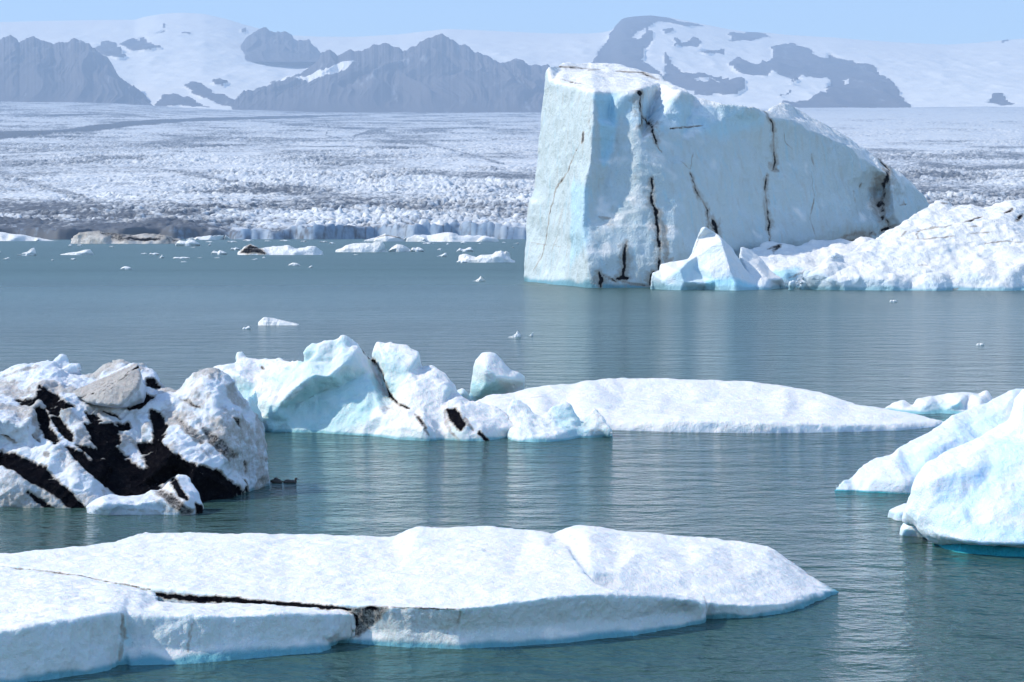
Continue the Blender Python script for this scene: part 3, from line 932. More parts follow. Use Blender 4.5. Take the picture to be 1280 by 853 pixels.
berg("iceberg", [dict(b=mound_b, i=mound_i)], 0.17, 'rubble', M_farsnow, 212, "broad rough white ice mound at the right edge beside the great iceberg", "iceberg", smooth=2, amp=0.85, foot=0.45, drop=2.5, k=1.0,
     dirt=[('l', c3([(755, 265), (740, 250), (760, 235), (840, 220), (920, 208)]), 1.8, 0.75), ('l', c3([(745, 275), (830, 272), (930, 262)]), 1.5, 0.6), ('l', c3([(975, 190), (1010, 185), (1070, 165)]), 2.2, 0.8), ('l', c3([(1000, 215), (1050, 210)]), 1.5, 0.6),
           ('l', c3([(1180, 150), (1215, 120)]), 2.4, 0.85), ('l', c3([(1240, 190), (1280, 150)]), 2.2, 0.85), ('l', c3([(1080, 300), (1180, 285), (1280, 292)]), 1.4, 0.6), ('l', c3([(690, 235), (665, 270)]), 1.6, 0.6), ('l', c3([(870, 95), (930, 105)]), 2.0, 0.6), ('l', c3([(1010, 250), (1120, 240)]), 1.6, 0.5), ('l', c3([(750, 405), (800, 410)]), 2.0, 0.45), ('l', c3([(920, 530), (950, 520)]), 1.5, 0.6)])

# ------------------------------------------------------------------ middle iceberg
c8 = lambda pts: sc(pts, 0.2656, 450, 410)
c7 = lambda pts: sc(pts, 0.2031, 250, 410)
mid_b = [(250, 536, 'w'), (300, 538, 'w'), (335, 539, 'w'), (390, 543, 'w'), (450, 546, 'w'), (480, 551, 'w'), (530, 552, 'w'), (570, 553, 'w'), (610, 553, 'w'), (640, 550, 'w'), (648, 546, 'w'),
         (646, 536, 59.2), (634, 520, 59.8), (620, 510, 60.1), (600, 505, 60.3), (585, 502, 60.5), (571, 489, 61), (568, 479, 61.2), (560, 469, 61.3), (545, 457, 61.7), (534, 458, 61.8), (527, 458, 62), (527, 447, 62.1), (524, 437, 62.1), (510, 431, 62.3), (490, 429, 62.4),
         (472, 427, 62.6), (467, 431, 62.6), (466, 452, 62.6), (458, 444, 62.3), (448, 429, 62.1), (438, 420, 62), (428, 420, 62), (420, 425, 62), (405, 426, 62), (387, 430, 62), (379, 440, 62), (382, 453, 62.1), (372, 449, 62.3), (362, 451, 62.8), (350, 449, 63.2),
         (330, 448, 63.3), (312, 447, 63.5), (302, 438, 63.6), (296, 441, 63.6), (295, 452, 63.2), (280, 456, 63), (265, 463, 63), (258, 480, 63), (250, 510, 62.8)]
mid_i = [(345, 512, 60.7), (360, 495, 60.5), (378, 478, 60.5), (392, 468, 60.6), (412, 470, 60.5), (428, 456, 60.8), (440, 444, 61.2), (446, 436, 61.6),
         (385, 455, 61.5), (400, 440, 61.6), (415, 455, 61.5), (430, 435, 61.7), (365, 470, 61.5), (355, 480, 61.5),
         (370, 505, 61.2), (400, 490, 61.3), (430, 480, 61.2), (460, 490, 60.8), (400, 520, 60.9), (430, 520, 60.4), (360, 525, 60.9), (460, 525, 59.9), (340, 525, 60.9),
         (300, 470, 62), (320, 480, 61.8), (340, 470, 62.1), (345, 456, 62.6), (310, 500, 61.8), (300, 520, 61.6),
         (470, 465, 62.1), (477, 480, 61.8), (487, 497, 61.2), (497, 507, 60.4), (460, 465, 61.5), (468, 490, 60.9), (480, 450, 61.5), (485, 475, 61.1), (500, 440, 61.7), (510, 465, 61), (500, 485, 60.7), (520, 450, 61.4), (540, 470, 60.9), (520, 480, 60.5), (545, 495, 60.1), (560, 485, 60.4),
         (480, 520, 59.7), (505, 515, 59.5), (530, 510, 59.5), (550, 508, 59.8), (575, 509, 59.5), (597, 515, 59.6), (500, 535, 58.7), (530, 535, 58.3), (550, 530, 59.1), (556, 545, 58.6), (575, 530, 58.4), (600, 535, 58.4), (620, 535, 58.9), (470, 540, 59.7)]
spike = dict(b=[(296, 536, 'w'), (330, 541, 'w'), (328, 526, 60.6), (323, 506, 60.7), (320, 485, 60.8), (312, 493, 60.6), (300, 499, 60.5), (294, 515, 60.5)], i=[(313, 515, 60.1)], k=0.4)
berg("iceberg", [dict(b=mid_b, i=mid_i), spike], 0.042, 'melt', M_mid, 60.5, "jagged pale turquoise iceberg split by a dark crack behind the ash-streaked ice", "iceberg", smooth=3, foot=0.10, drop=0.5, k=0.5, snow=(0.2, 0.65),
     dirt=[('l', c8([(0, 85), (40, 130), (75, 160), (110, 230), (128, 275), (150, 330), (180, 360), (235, 378)]), 2.2, 0.85), ('l', c8([(70, 165), (110, 240), (120, 330)]), 7, 0.36), ('l', c8([(100, 380), (200, 370), (210, 410)]), 6, 0.26),
           ('p', c8([(415, 385), (440, 382), (488, 450), (472, 478), (430, 430)]), 2.5, 1.0), ('l', c8([(262, 405), (290, 440), (322, 505)]), 2.4, 0.8), ('l', c8([(400, 388), (408, 440), (430, 490), (465, 530)]), 2.6, 0.5), ('l', c8([(555, 485), (605, 535)]), 3.0, 0.9), ('l', c8([(490, 420), (530, 480)]), 2.5, 0.6), ('l', c7([(980, 110), (1040, 190)]), 1.2, 0.8), ('l', c7([(380, 235), (395, 260)]), 1.8, 0.7)],
     blue=[('p', c7([(430, 520), (560, 470), (700, 340), (900, 300), (1080, 330), (1120, 420), (1000, 560), (860, 620), (430, 620)]), 6, 0.62), ('p', c7([(470, 300), (640, 200), (690, 120), (880, 90), (900, 190), (760, 290), (560, 330)]), 6, 0.35), ('p', c7([(1090, 180), (1200, 160), (1260, 300), (1180, 420)]), 6, 0.35), ('p', c7([(210, 380), (300, 380), (340, 500), (260, 470)]), 5, 0.5)])

berg("iceberg", [dict(b=[(636, 553, 'w'), (665, 556, 'w'), (695, 553, 'w'), (725, 550, 'w'), (762, 545, 'w'), (765, 540, 59), (757, 524, 59.6), (743, 508, 60.1), (738, 517, 60), (728, 526, 60), (722, 519, 60), (708, 501, 60.3), (695, 507, 60.2), (685, 516, 60), (675, 521, 60), (660, 507, 60.3), (650, 499, 60.5), (640, 497, 60.5), (635, 510, 60.1), (632, 530, 59.6)],
                        i=[(660, 537, 58.7), (648, 546, 58.1), (672, 547, 57.9), (695, 545, 58.1), (650, 510, 60.0), (662, 520, 59.6), (700, 520, 59.8), (712, 520, 59.8), (720, 535, 59.2), (744, 520, 59.8), (748, 535, 59.2), (680, 533, 59.2), (700, 535, 59.2)], k=0.5)],
     0.04, 'melt', M_mid, 59.5, "low glassy ice chunk with two worn peaks in front of the long white floe", "iceberg", smooth=9, amp=1.1, foot=0.10, bluebase=0.12, blue=[('p', [(695, 510), (715, 515), (735, 530), (720, 548), (700, 530)], 5, 0.5)], dirt=[('p', [(728, 528), (745, 515), (758, 535), (745, 542)], 4, 0.25)])
berg("iceberg", [dict(b=[(583, 500, 71), (588, 490, 71), (592, 465, 71), (594, 450, 71), (601, 440.5, 71), (610, 438.5, 71), (620, 441.5, 71), (628, 451, 71), (638, 462, 71), (650, 465, 71), (657, 469, 71), (656, 477, 71), (646, 485, 71), (640, 492, 71), (632, 502, 71)],
                         i=[(608, 462, 70.1), (625, 472, 70.1), (605, 485, 70.3), (641, 474, 70.4)], k=0.5),
                    dict(b=[(566, 503, 70.5), (570, 488, 70.5), (578, 484, 70.5), (588, 493, 70.5), (594, 504, 70.5)], i=[(579, 492, 70.2)], k=0.5)],
     0.045, 'melt', M_mid, 71, "smooth white ice knob standing up behind the jagged turquoise iceberg", "ice knob", smooth=4, amp=0.5, drop=0.4, blue=[('p', [(592, 482), (618, 480), (628, 490), (590, 494)], 4, 0.65)])
berg("ice_floe", [dict(b=[(560, 548, 'w'), (620, 545, 'w'), (700, 540, 'w'), (760, 538, 'w'), (800, 540, 'w'), (900, 542, 'w'), (1000, 542, 'w'), (1100, 540, 'w'), (1150, 537, 'w'), (1176, 533, 'w'), (1181, 526, 63.2), (1150, 518, 64.3), (1110, 511, 65.5), (1080, 505, 66.3), (1050, 496, 67.7), (1010, 487, 69.2), (985, 483, 69.7), (960, 479, 70), (930, 474.5, 70.3),
                           (900, 474.5, 70.3), (850, 474.5, 70.2), (800, 472.5, 70.3), (760, 472, 70), (720, 477, 69.5), (690, 480, 69), (660, 483, 69), (640, 490, 68.5), (610, 492, 68.5), (585, 505, 67)],
                         i=[*rim([(640, 531, 0, .2), (700, 527, 0, .27), (760, 525, 0, .29), (850, 525, 0, .36), (950, 527, 0, .35), (1050, 529, 0, .27), (1120, 530, 0, .2), (1165, 529, 0, .12)], 14), (700, 510, 65.2), (780, 500, 66.7), (830, 490, 68.3), (842, 500, 66.8), (870, 510, 64.9), (900, 495, 67.5), (950, 500, 66.8), (1000, 510, 65.2), (1060, 512, 65), (650, 500, 66.8), (900, 484, 69), (780, 484, 69)], k=1.5, drop=0.4)],
     0.055, 'snow', M_midsnow, 66, amp=0.6, label="long low white ice floe with a gently domed snowy top in mid water", cat="ice floe", smooth=14, foot=0.05, snow=(0.1, 0.5), dirt=[('l', [(663, 497), (680, 496)], 1.5, 0.4), ('l', [(800, 541), (1000, 542)], 1.2, 0.25)])
berg("ice_floe", [dict(b=[(1098, 515, 'w'), (1150, 521, 'w'), (1200, 525, 'w'), (1245, 522, 'w'), (1242, 500, 68.3), (1233, 489, 68.8), (1222, 493, 68.7), (1212, 491, 68.7), (1195, 491, 68.6), (1165, 496, 68.4), (1146, 499, 68.2), (1141, 507, 68), (1136, 503, 68.1), (1128, 499, 68.2), (1115, 504, 68), (1104, 510, 67.8)],
                         i=[(1160, 504, 67.2), (1200, 502, 67), (1150, 513, 66.9), (1178, 515, 67.1), (1205, 511, 67.2), (1130, 511, 67.3), (1225, 500, 67.4)], k=0.8, drop=0.4)],
     0.045, 'rubble', M_mid, 67.5, "rough broken strip of pale green ice beyond the right tip of the long floe", "ice floe", smooth=3, amp=0.35, foot=0.12, blue=[('p', [(1150, 508), (1200, 505), (1195, 515), (1155, 516)], 4, 0.4)], snow=(0.2, 0.6))

# ------------------------------------------------------------------ right hand icebergs
berg("iceberg", [dict(b=[(1027, 613, 'w'), (1060, 617, 'w'), (1120, 618, 'w'), (1180, 619, 'w'), (1300, 620, 'w'), (1420, 615, 'w'), (1440, 520, 51), (1400, 476, 51.5), (1340, 480, 51.5), (1300, 484, 51.3), (1280, 487, 51.2), (1270, 486, 51.1), (1262, 489, 51), (1250, 496, 50.8), (1235, 504, 50.5), (1215, 509, 50.2), (1190, 520, 49.8), (1175, 531, 49.5),
                           (1155, 544, 49), (1140, 551, 48.8), (1125, 559, 48.5), (1112, 569, 48.2), (1095, 573, 48), (1080, 583, 47.7), (1065, 594, 47.3), (1045, 603, 47)],
                        i=[(1090, 600, 46.8), (1130, 600, 46.5), (1118, 577, 47.4), (1140, 590, 47.1), (1162, 568, 47.7), (1180, 590, 47.3), (1160, 607, 46.6), (1200, 545, 48.7), (1230, 525, 49.5), (1260, 508, 50), (1250, 560, 48.4), (1300, 540, 49), (1200, 610, 46.7), (1215, 535, 49.3), (1350, 540, 48.6)], k=0.8)],
     0.035, 'rubble', M_right, 48, "crusty white iceberg slope tapering to a low point behind the smooth blue-footed ice", "iceberg", smooth=3, amp=0.42, foot=0.04, snow=(-0.1, 0.4), blue=[('p', [(1130, 575), (1165, 560), (1200, 560), (1190, 600), (1150, 600)], 6, 0.35), ('p', [(1195, 535), (1240, 515), (1260, 540), (1200, 560)], 6, 0.35)])

rt = thing("iceberg", 1240, 690, "smooth rounded white iceberg overhanging a turquoise foot at the right edge", "iceberg")
berg("ice_body", [dict(b=[(1165, 680, 38.9), (1200, 683, 38.5), (1240, 685, 38.3), (1300, 687, 38.2), (1420, 685, 38.2), (1450, 560, 40), (1400, 468, 41.5), (1300, 470, 41), (1284, 480, 40.7), (1275, 489, 40.6), (1268, 503, 40.5), (1266, 516, 40.5), (1258, 525, 40.5), (1240, 537, 40.4), (1215, 549, 40.2), (1190, 561, 40), (1168, 572, 39.7), (1154, 581, 39.5), (1146, 594, 39.3), (1138, 615, 39.1), (1133, 638, 39), (1143, 660, 38.9), (1154, 673, 38.9)],
                          i=[*rim([(1162, 667, 38.35), (1172, 671, 38.0), (1200, 676, 37.5), (1240, 680, 37.2), (1290, 682, 37.05), (1340, 681, 37.0), (1400, 680, 37.0)], 9), *rim([(1158, 650, 38.45), (1180, 660, 37.95), (1220, 665, 37.5), (1290, 666, 37.25), (1400, 664, 37.2)], 12), (1165, 635, 38.3), (1200, 640, 37.85), (1250, 640, 37.65), (1300, 637, 37.6), (1350, 637, 37.6), (1160, 600, 38.5), (1190, 590, 38.5), (1218, 590, 38.5),
                             (1240, 585, 38.75), (1220, 608, 38.4), (1207, 628, 38.25), (1250, 615, 38.05), (1280, 595, 38.4), (1285, 560, 38.9), (1230, 558, 39.3), (1200, 574, 39.1), (1280, 525, 39.9), (1340, 560, 38.8), (1280, 505, 40.0)], k=0.8, drop=0.3, zb=0.3)],
     0.028, 'melt', M_right, 38.5, parent=rt, smooth=36, amp=0.7, snow=(-0.2, 0.5), blue=[('l', [(1290, 520), (1268, 550), (1250, 578), (1230, 605), (1205, 645)], 18, 0.5), ('l', [(1175, 655), (1230, 668), (1290, 671), (1400, 671)], 13, 0.5), ('l', [(1200, 590), (1185, 620), (1170, 650)], 12, 0.45), ('l', [(1290, 600), (1270, 640)], 12, 0.4)])  # blue strokes paint soft shade into the white ice
berg("waterline_foot", [dict(b=[(1160, 686, 'w'), (1185, 693, 'w'), (1230, 700, 'w'), (1290, 703, 'w'), (1420, 702, 'w'), (1420, 665, 38.5), (1300, 668, 38.4), (1240, 668, 38.5), (1200, 670, 38.7), (1165, 672, 39.2)], i=[(1200, 682, 38.0), (1250, 685, 37.65), (1300, 687, 37.5), (1225, 676, 38.0)], k=1.5, drop=0.4)],
     0.035, 'melt', M_right, 38.5, parent=rt, smooth=4, amp=0.5, foot=3.0)
berg("growler", [dict(b=[(1108, 645, 'w'), (1118, 650, 'w'), (1132, 652, 'w'), (1150, 652, 'w'), (1148, 634, 43), (1140, 630, 43), (1131, 629, 42.9), (1120, 633, 42.7), (1111, 638, 42.5)], i=[(1122, 641, 42.1), (1136, 640, 42.1)], k=0.5, drop=0.2)],
     0.025, 'melt', M_right, 39.6, "small white ice snout jutting left from the smooth iceberg's side", "ice chunk", smooth=3, amp=0.4)
berg("growler", [dict(b=[(1121, 669, 'w'), (1140, 671, 'w'), (1162, 673, 'w'), (1158, 662, 40), (1150, 653, 40.2), (1140, 648, 40.6), (1130, 651, 40.5), (1124, 659, 40.3)], i=[(1140, 657, 39.95), (1130, 662, 39.9), (1150, 663, 39.8)], k=0.7)],
     0.025, 'melt', M_right, 40, "little domed white ice lump floating under the smooth iceberg's left side", "ice chunk", smooth=3, amp=0.4)

# ------------------------------------------------------------------ ash-streaked iceberg on the left
c5 = lambda pts: sc(pts, 0.2696, 0, 430)
c6 = lambda pts: sc(pts, 0.2696, 160, 430)
dk = thing("iceberg", 160, 636, "jumbled white iceberg streaked with thick black volcanic ash at left", "iceberg")
dk_b = [(-110, 632, 'w'), (0, 634, 'w'), (60, 636, 'w'), (110, 637, 'w'), (170, 640, 'w'), (240, 641, 'w'), (268, 637, 'w'), (296, 622, 'w'), (318, 611, 'w'), (334, 603, 'w'),
        (336, 596, 47.8), (334, 575, 47.8), (331, 556, 47.8), (328, 542, 47.9), (331, 531, 48), (322, 519, 48), (312, 514, 47.9), (308, 504, 47.8), (300, 489, 47.7), (293, 477, 47.6), (285, 469, 47.6), (270, 463, 47.6), (255, 462, 47.6), (245, 466, 47.6), (235, 477, 47.8), (222, 486, 48), (210, 487, 48.2),
        (202, 484, 48.4), (196, 470, 48.6), (188, 461, 48.7), (178, 454, 48.7), (165, 457, 48.7), (150, 450, 48.7), (140, 449, 48.7), (128, 457, 48.8), (115, 468, 49), (100, 470, 49), (84, 469, 49), (88, 461, 49), (101, 456, 49), (86, 455, 49.1), (83, 446, 49.2), (76, 443, 49.2), (65, 453, 49.2), (45, 455, 49.2), (30, 456, 49.2), (10, 463, 49.2), (0, 466, 49.2), (-60, 474, 49.2), (-110, 500, 49)]
dk_i = [(0, 525, 45.2), (30, 533, 45.1), (70, 558, 44.9), (0, 548, 45.6), (40, 560, 45.3), (0, 590, 44.4), (50, 600, 44.3), (90, 612, 44.1), (-60, 560, 45), (20, 618, 44.1),
        (150, 570, 45.8), (180, 603, 45.0), (220, 592, 45.8), (230, 620, 44.8), (180, 557, 46.4), (130, 600, 44.8), (255, 618, 45.2),
        (195, 545, 45.9), (215, 568, 45.3), (245, 588, 45.0), (265, 598, 45.1), (290, 610, 45.8), (230, 500, 47.1), (255, 478, 47.0), (270, 500, 46.6), (280, 540, 46.2), (260, 550, 46.0), (230, 540, 46.1), (300, 520, 46.8), (310, 560, 46.9), (300, 590, 46.7), (322, 560, 47.4), (320, 595, 47.2), (250, 520, 46.5), (290, 560, 46.2),
        (95, 592, 44.3), (120, 597, 44.4), (110, 617, 44.1), (80, 585, 44.7),
        (20, 500, 47), (50, 500, 46.6), (50, 484, 47.2), (62, 510, 46.4), (80, 507, 46.2), (30, 480, 48), (100, 530, 46.0), (50, 535, 45.8), (75, 535, 45.9), (130, 530, 46.3), (115, 550, 45.7), (150, 530, 46.7), (165, 515, 47.0), (195, 505, 47.2), (205, 525, 46.8), (85, 565, 45.0), (140, 555, 45.8), (120, 510, 46.9), (75, 475, 48), (160, 500, 47.4), (190, 480, 48), (185, 495, 47.6), (10, 510, 46.3), (-60, 510, 46.5)]
dk_dirt = [('p', c5([(0, 500), (60, 512), (130, 540), (200, 580), (260, 640), (330, 700), (395, 772), (340, 765), (290, 725), (230, 680), (150, 640), (90, 590), (40, 570), (0, 548)]), 2.9, 1.0),
           ('p', c5([(130, 690), (200, 730), (245, 765), (220, 765), (160, 720)]), 2.5, 0.9), ('p', c5([(60, 560), (140, 640), (260, 720), (320, 770), (100, 770), (10, 740), (20, 600)]), 6, 0.30),
           ('p', c5([(178, 196), (215, 202), (260, 240), (335, 285), (290, 292), (230, 285), (178, 250)]), 2.5, 1.0), ('p', c5([(85, 258), (165, 252), (150, 278), (110, 282)]), 2.5, 0.95),
           ('p', c5([(170, 298), (200, 298), (228, 350), (214, 380), (272, 442), (255, 458), (212, 425), (192, 380)]), 2.5, 1.0), ('p', c5([(240, 338), (265, 342), (332, 420), (328, 444), (288, 410)]), 2.5, 1.0), ('p', c5([(222, 292), (272, 298), (266, 326), (232, 318)]), 2.5, 0.95),
           ('l', c5([(10, 420), (80, 460)]), 2.5, 0.75), ('l', c5([(150, 420), (190, 455)]), 2.0, 0.7),
           ('p', c5([(408, 322), (440, 328), (468, 355), (440, 368), (412, 345)]), 2.5, 1.0), ('p', c5([(398, 374), (592, 368), (592, 392), (552, 396), (557, 462), (520, 468), (500, 440), (470, 452), (440, 440), (410, 395)]), 2.5, 1.0), ('l', c5([(470, 310), (540, 330), (560, 350)]), 2.5, 0.9),
           ('p', c5([(365, 468), (480, 500), (560, 520), (620, 570), (690, 598), (742, 590), (742, 660), (680, 692), (560, 702), (500, 655), (440, 592), (430, 520)]), 2.9, 1.0), ('p', c5([(316, 478), (380, 500), (440, 560), (505, 632), (490, 655), (420, 592), (350, 525)]), 2.5, 0.95), ('p', c5([(430, 440), (520, 465), (580, 520), (480, 510)]), 2.9, 1.0),
           ('p', c6([(55, 468), (150, 466), (230, 528), (320, 568), (400, 588), (480, 640), (555, 700), (545, 745), (400, 785), (350, 785), (320, 690), (215, 600), (130, 660), (60, 695), (0, 705), (0, 535), (60, 582), (100, 576)]), 2.9, 1.0),
           ('p', c6([(108, 308), (142, 318), (174, 380), (152, 440), (130, 472), (108, 452), (130, 400), (108, 330)]), 2.5, 1.0),
           ('p', c5([(640, 208), (705, 245), (650, 292), (600, 298), (562, 270)]), 2.5, 1.0), ('l', c5([(620, 125), (650, 112)]), 2.5, 0.95), ('p', c5([(685, 165), (715, 160), (738, 200), (690, 195)]), 2.5, 0.95),
           ('p', c6([(228, 348), (290, 388), (352, 440), (342, 458), (280, 412)]), 3, 0.62), ('p', c6([(350, 388), (420, 438), (505, 520), (470, 535), (380, 452)]), 3, 0.68), ('l', c6([(258, 262), (335, 295)]), 2.5, 0.8), ('l', c6([(490, 345), (510, 365), (530, 390)]), 3.5, 0.72),
           ('l', c6([(535, 625), (560, 690)]), 3.5, 0.9), ('l', c6([(300, 330), (380, 420), (420, 500)]), 7, 0.36), ('l', c6([(300, 220), (330, 250)]), 4, 0.4), ('l', c6([(240, 250), (300, 330)]), 6, 0.32), ('p', c6([(450, 300), (520, 330), (560, 480), (560, 620), (480, 560), (420, 470)]), 6, 0.30), ('p', c6([(560, 480), (640, 540), (640, 640), (590, 640)]), 5, 0.26), ('l', c6([(620, 525), (645, 540)]), 3, 0.7), ('l', c6([(540, 540), (548, 600)]), 2.5, 0.7),
           ('l', c5([(20, 150), (100, 125), (190, 98)]), 3.5, 0.42), ('p', c5([(260, 480), (330, 500), (480, 620), (400, 600), (300, 560)]), 5, 0.28), ('l', c5([(200, 500), (225, 520)]), 4, 0.56), ('p', c5([(340, 700), (420, 710), (400, 760), (370, 760)]), 4, 0.35), ('l', c5([(500, 660), (540, 690)]), 4, 0.6)]
berg("ice_body", [dict(b=dk_b, i=dk_i)], 0.034, 'crag', M_dark, 46, parent=dk, smooth=2, amp=0.85, dirt=dk_dirt, dirtbase=0.42, carve=7.0, foot=0.08, k=0.6, snow=(0.0, 0.55))
berg("debris_slab", [dict(b=c5([]) + [(90, 490, 47.2), (106, 501, 46.7), (135, 506, 46.4), (152, 506, 46.4), (172, 484, 46.7), (176, 470, 47), (172, 456, 47.5), (168, 452, 47.7), (147, 464, 47.6), (130, 471, 47.5), (116, 478, 47.4)], i=[(140, 486, 46.75), (158, 470, 47.0), (115, 488, 46.95)], k=0.35, drop=-1.2)],
     0.03, 'crag', M_dark, 47, parent=dk, smooth=1, amp=0.45, dirt=[('p', [(92, 489), (106, 499), (135, 504), (151, 504), (171, 483), (174, 470), (168, 456), (147, 466), (118, 478)], 4, 0.5), *[('l', [(100 + 9 * q_, 500 - 1.5 * q_), (125 + 9 * q_, 484 - 3 * q_), (140 + 7 * q_, 468 - q_)], 0.9, 0.62) for q_ in range(4)], ('l', [(100, 497), (118, 491)], 1.5, 0.9), ('l', [(145, 478), (165, 462)], 2.0, 0.7), ('l', [(165, 462), (175, 458)], 2.5, 0.95)])
berg("growler", [dict(b=[(110, 641, 'w'), (140, 642, 'w'), (180, 643, 'w'), (235, 643, 'w'), (254, 641, 'w'), (254, 632, 43.2), (246, 612, 43.6), (233, 594, 43.9), (222, 590, 43.9), (214, 596, 43.9), (205, 607, 43.8), (196, 611, 43.8), (188, 611, 43.8), (180, 617, 43.7), (160, 619, 43.6), (140, 616, 43.5), (128, 619, 43.5), (115, 627, 43.4), (109, 634, 43.3)],
                        i=[(130, 630, 42.8), (170, 630, 42.9), (200, 625, 43.0), (220, 608, 43.3), (236, 622, 43), (226, 635, 42.8), (212, 618, 43.2)], k=0.4)],
     0.026, 'melt', M_dark, 43.3, "low white ice snout with a raised dirty tip floating before the black ash", "ice chunk", smooth=3, amp=0.9, snow=(-0.2, 0.4),
     dirt=[('p', c6([(192, 618), (215, 628), (272, 718), (240, 702)]), 2.2, 1.0), ('p', c6([(128, 678), (200, 700), (292, 782), (250, 788), (180, 722)]), 2.6, 0.72), ('p', c6([(318, 745), (345, 755), (352, 785), (322, 782)]), 2.2, 0.95), ('l', c6([(0, 770), (100, 775), (240, 780)]), 2.5, 0.35), ('l', c6([(100, 680), (180, 760)]), 5, 0.3)])

# ------------------------------------------------------------------ foreground floes
fl_b = [(-190, 742, 'w'), (0, 751, 'w'), (100, 765, 'w'), (190, 781, 'w'), (300, 793, 'w'), (380, 801, 'w'), (440, 807, 'w'), (500, 812, 'w'), (570, 814, 'w'), (640, 811, 'w'), (720, 806, 'w'), (790, 796, 'w'), (850, 787, 'w'), (874, 782, 'w'),
        (884, 757, 0, .24), (883, 751, 0, .29), (860, 743.5, 0, .44), (830, 740.5, 0, .56), (800, 738.5, 0, .62), (770, 737, 0, .67), (745, 728, 0, .71), (725, 708, 0, .73), (712, 690, 0, .74), (700, 672, 35.6), (690, 666, 35.9), (660, 662, 36.2), (620, 657, 36.4), (560, 659, 36.3), (528, 657, 36.4), (510, 661, 36.3), (490, 671, 35.9),
        (440, 669, 36), (370, 668, 36.2), (300, 666, 36.2), (240, 666, 36.2), (190, 667, 36.1), (182, 664, 36.1), (175, 668, 36), (150, 675, 35.6), (100, 684, 34.9), (50, 687, 34.6), (0, 690, 34.4), (-190, 694, 34.2)]
fl_i = [*rim([(-190, 703, 0, .52), (0, 706.5, 0, .53), (100, 719, 0, .54), (190, 735, 0, .55), (300, 746, 0, .54), (380, 753, 0, .53), (442, 757.5, 0, .55), (490, 757, 0, .59), (530, 759, 0, .60), (575, 760, 0, .62), (650, 751, 0, .67), (700, 745, 0, .70), (740, 742, 0, .69), (800, 745, 0, .58), (860, 749, 0, .46), (878, 754, 0, .33)]),
        *rim([(455, 785, 29.55), (500, 788, 29.35), (575, 788, 29.2), (640, 785, 29.35), (700, 780, 29.65), (800, 771, 30.3), (855, 766, 30.8)], 24),
        (640, 720, 0, .67), (700, 720, 0, .71), (500, 715, 0, .60), (300, 705, 0, .60), (400, 690, 0, .62), (550, 690, 0, .68), (150, 700, 0, .58), (600, 675, 0, .74), (680, 690, 0, .74), (520, 672, 0, .72), (680, 676, 0, .73)]
lobe = dict(b=[(700, 764, 'w'), (800, 766, 'w'), (886, 770, 'w'), (930, 771, 'w'), (980, 768, 'w'), (1012, 758, 'w'), (1036, 750, 'w'), (1046, 746, 'w'),
               (1051, 739, 33.6), (1036, 732, 33.9), (1012, 719, 34.3), (986, 699, 34.9), (961, 684, 35.3), (930, 677, 35.6), (880, 671, 35.8), (830, 667, 35.9), (770, 663, 36), (735, 657, 36.1), (710, 659, 36.1), (690, 667, 35.9), (660, 690, 0, .65), (665, 730, 0, .55)],
            i=[*rim([(740, 751, 0, .34), (800, 752, 0, .32), (850, 753, 0, .30), (890, 754, 0, .27), (940, 756, 0, .21), (985, 752, 0, .17), (1015, 743, 0, .14), (1035, 738, 0, .1)], 14),
               (740, 715, 0, .70), (770, 715, 0, .66), (800, 722, 0, .56), (850, 728, 0, .48), (800, 690, 0, .72), (880, 700, 0, .62), (920, 720, 0, .46), (960, 710, 0, .44), (985, 728, 0, .28), (860, 712, 0, .57), (735, 672, 0, .80), (900, 738, 0, .37), (950, 738, 0, .29)], k=0.3)
berg("ice_floe", [dict(b=fl_b, i=fl_i, k=0.3, drop=0.35), lobe], 0.027, 'snow', M_near, 31.5, amp=0.8, label="large flat white foreground ice floe, snowy top with a dirty broken edge", cat="ice floe", smooth=4, foot=0.10, snow=(0.35, 0.75),
     dirt=[('l', [(190, 743), (250, 750), (300, 751), (380, 757), (438, 762)], 4.5, 1.7), ('p', [(440, 763), (482, 760), (474, 772), (460, 784), (448, 794), (440, 794)], 3, 0.66), ('l', [(443, 765), (446, 790)], 4, 0.95), ('l', [(445, 762), (478, 760)], 3, 0.9), ('p', [(490, 762), (575, 763), (568, 805), (480, 800), (478, 785)], 5, 0.22), ('l', [(488, 759), (575, 762)], 1.3, 0.75), ('l', [(575, 764), (570, 785)], 1.5, 0.5),
           ('l', [(0, 709), (60, 714), (100, 720), (150, 730), (190, 738)], 1.2, 0.85), ('l', [(880, 745), (884, 765)], 1.2, 0.4), ('l', [(790, 700), (850, 715), (940, 725)], 2.5, 0.22), ('l', [(955, 685), (985, 705), (1045, 740)], 3, 0.25)])
nf_b = [(-190, 885, 'w'), (0, 859, 'w'), (70, 850, 'w'), (125, 842, 'w'), (150, 833, 'w'), (168, 839, 'w'), (230, 837, 'w'), (300, 829, 'w'), (400, 821, 'w'), (428, 808, 'w'), (438, 795, 'w'),
        (441, 768, 29.5), (437, 761.5, 29.75), (380, 757.5, 0, .49), (300, 753.5, 0, .475), (250, 753.5, 0, .46), (194, 751.5, 0, .45), (192, 739, 0, .52), (150, 731, 0, .53), (100, 721, 0, .53), (0, 709, 0, .52), (-190, 706, 0, .50)]
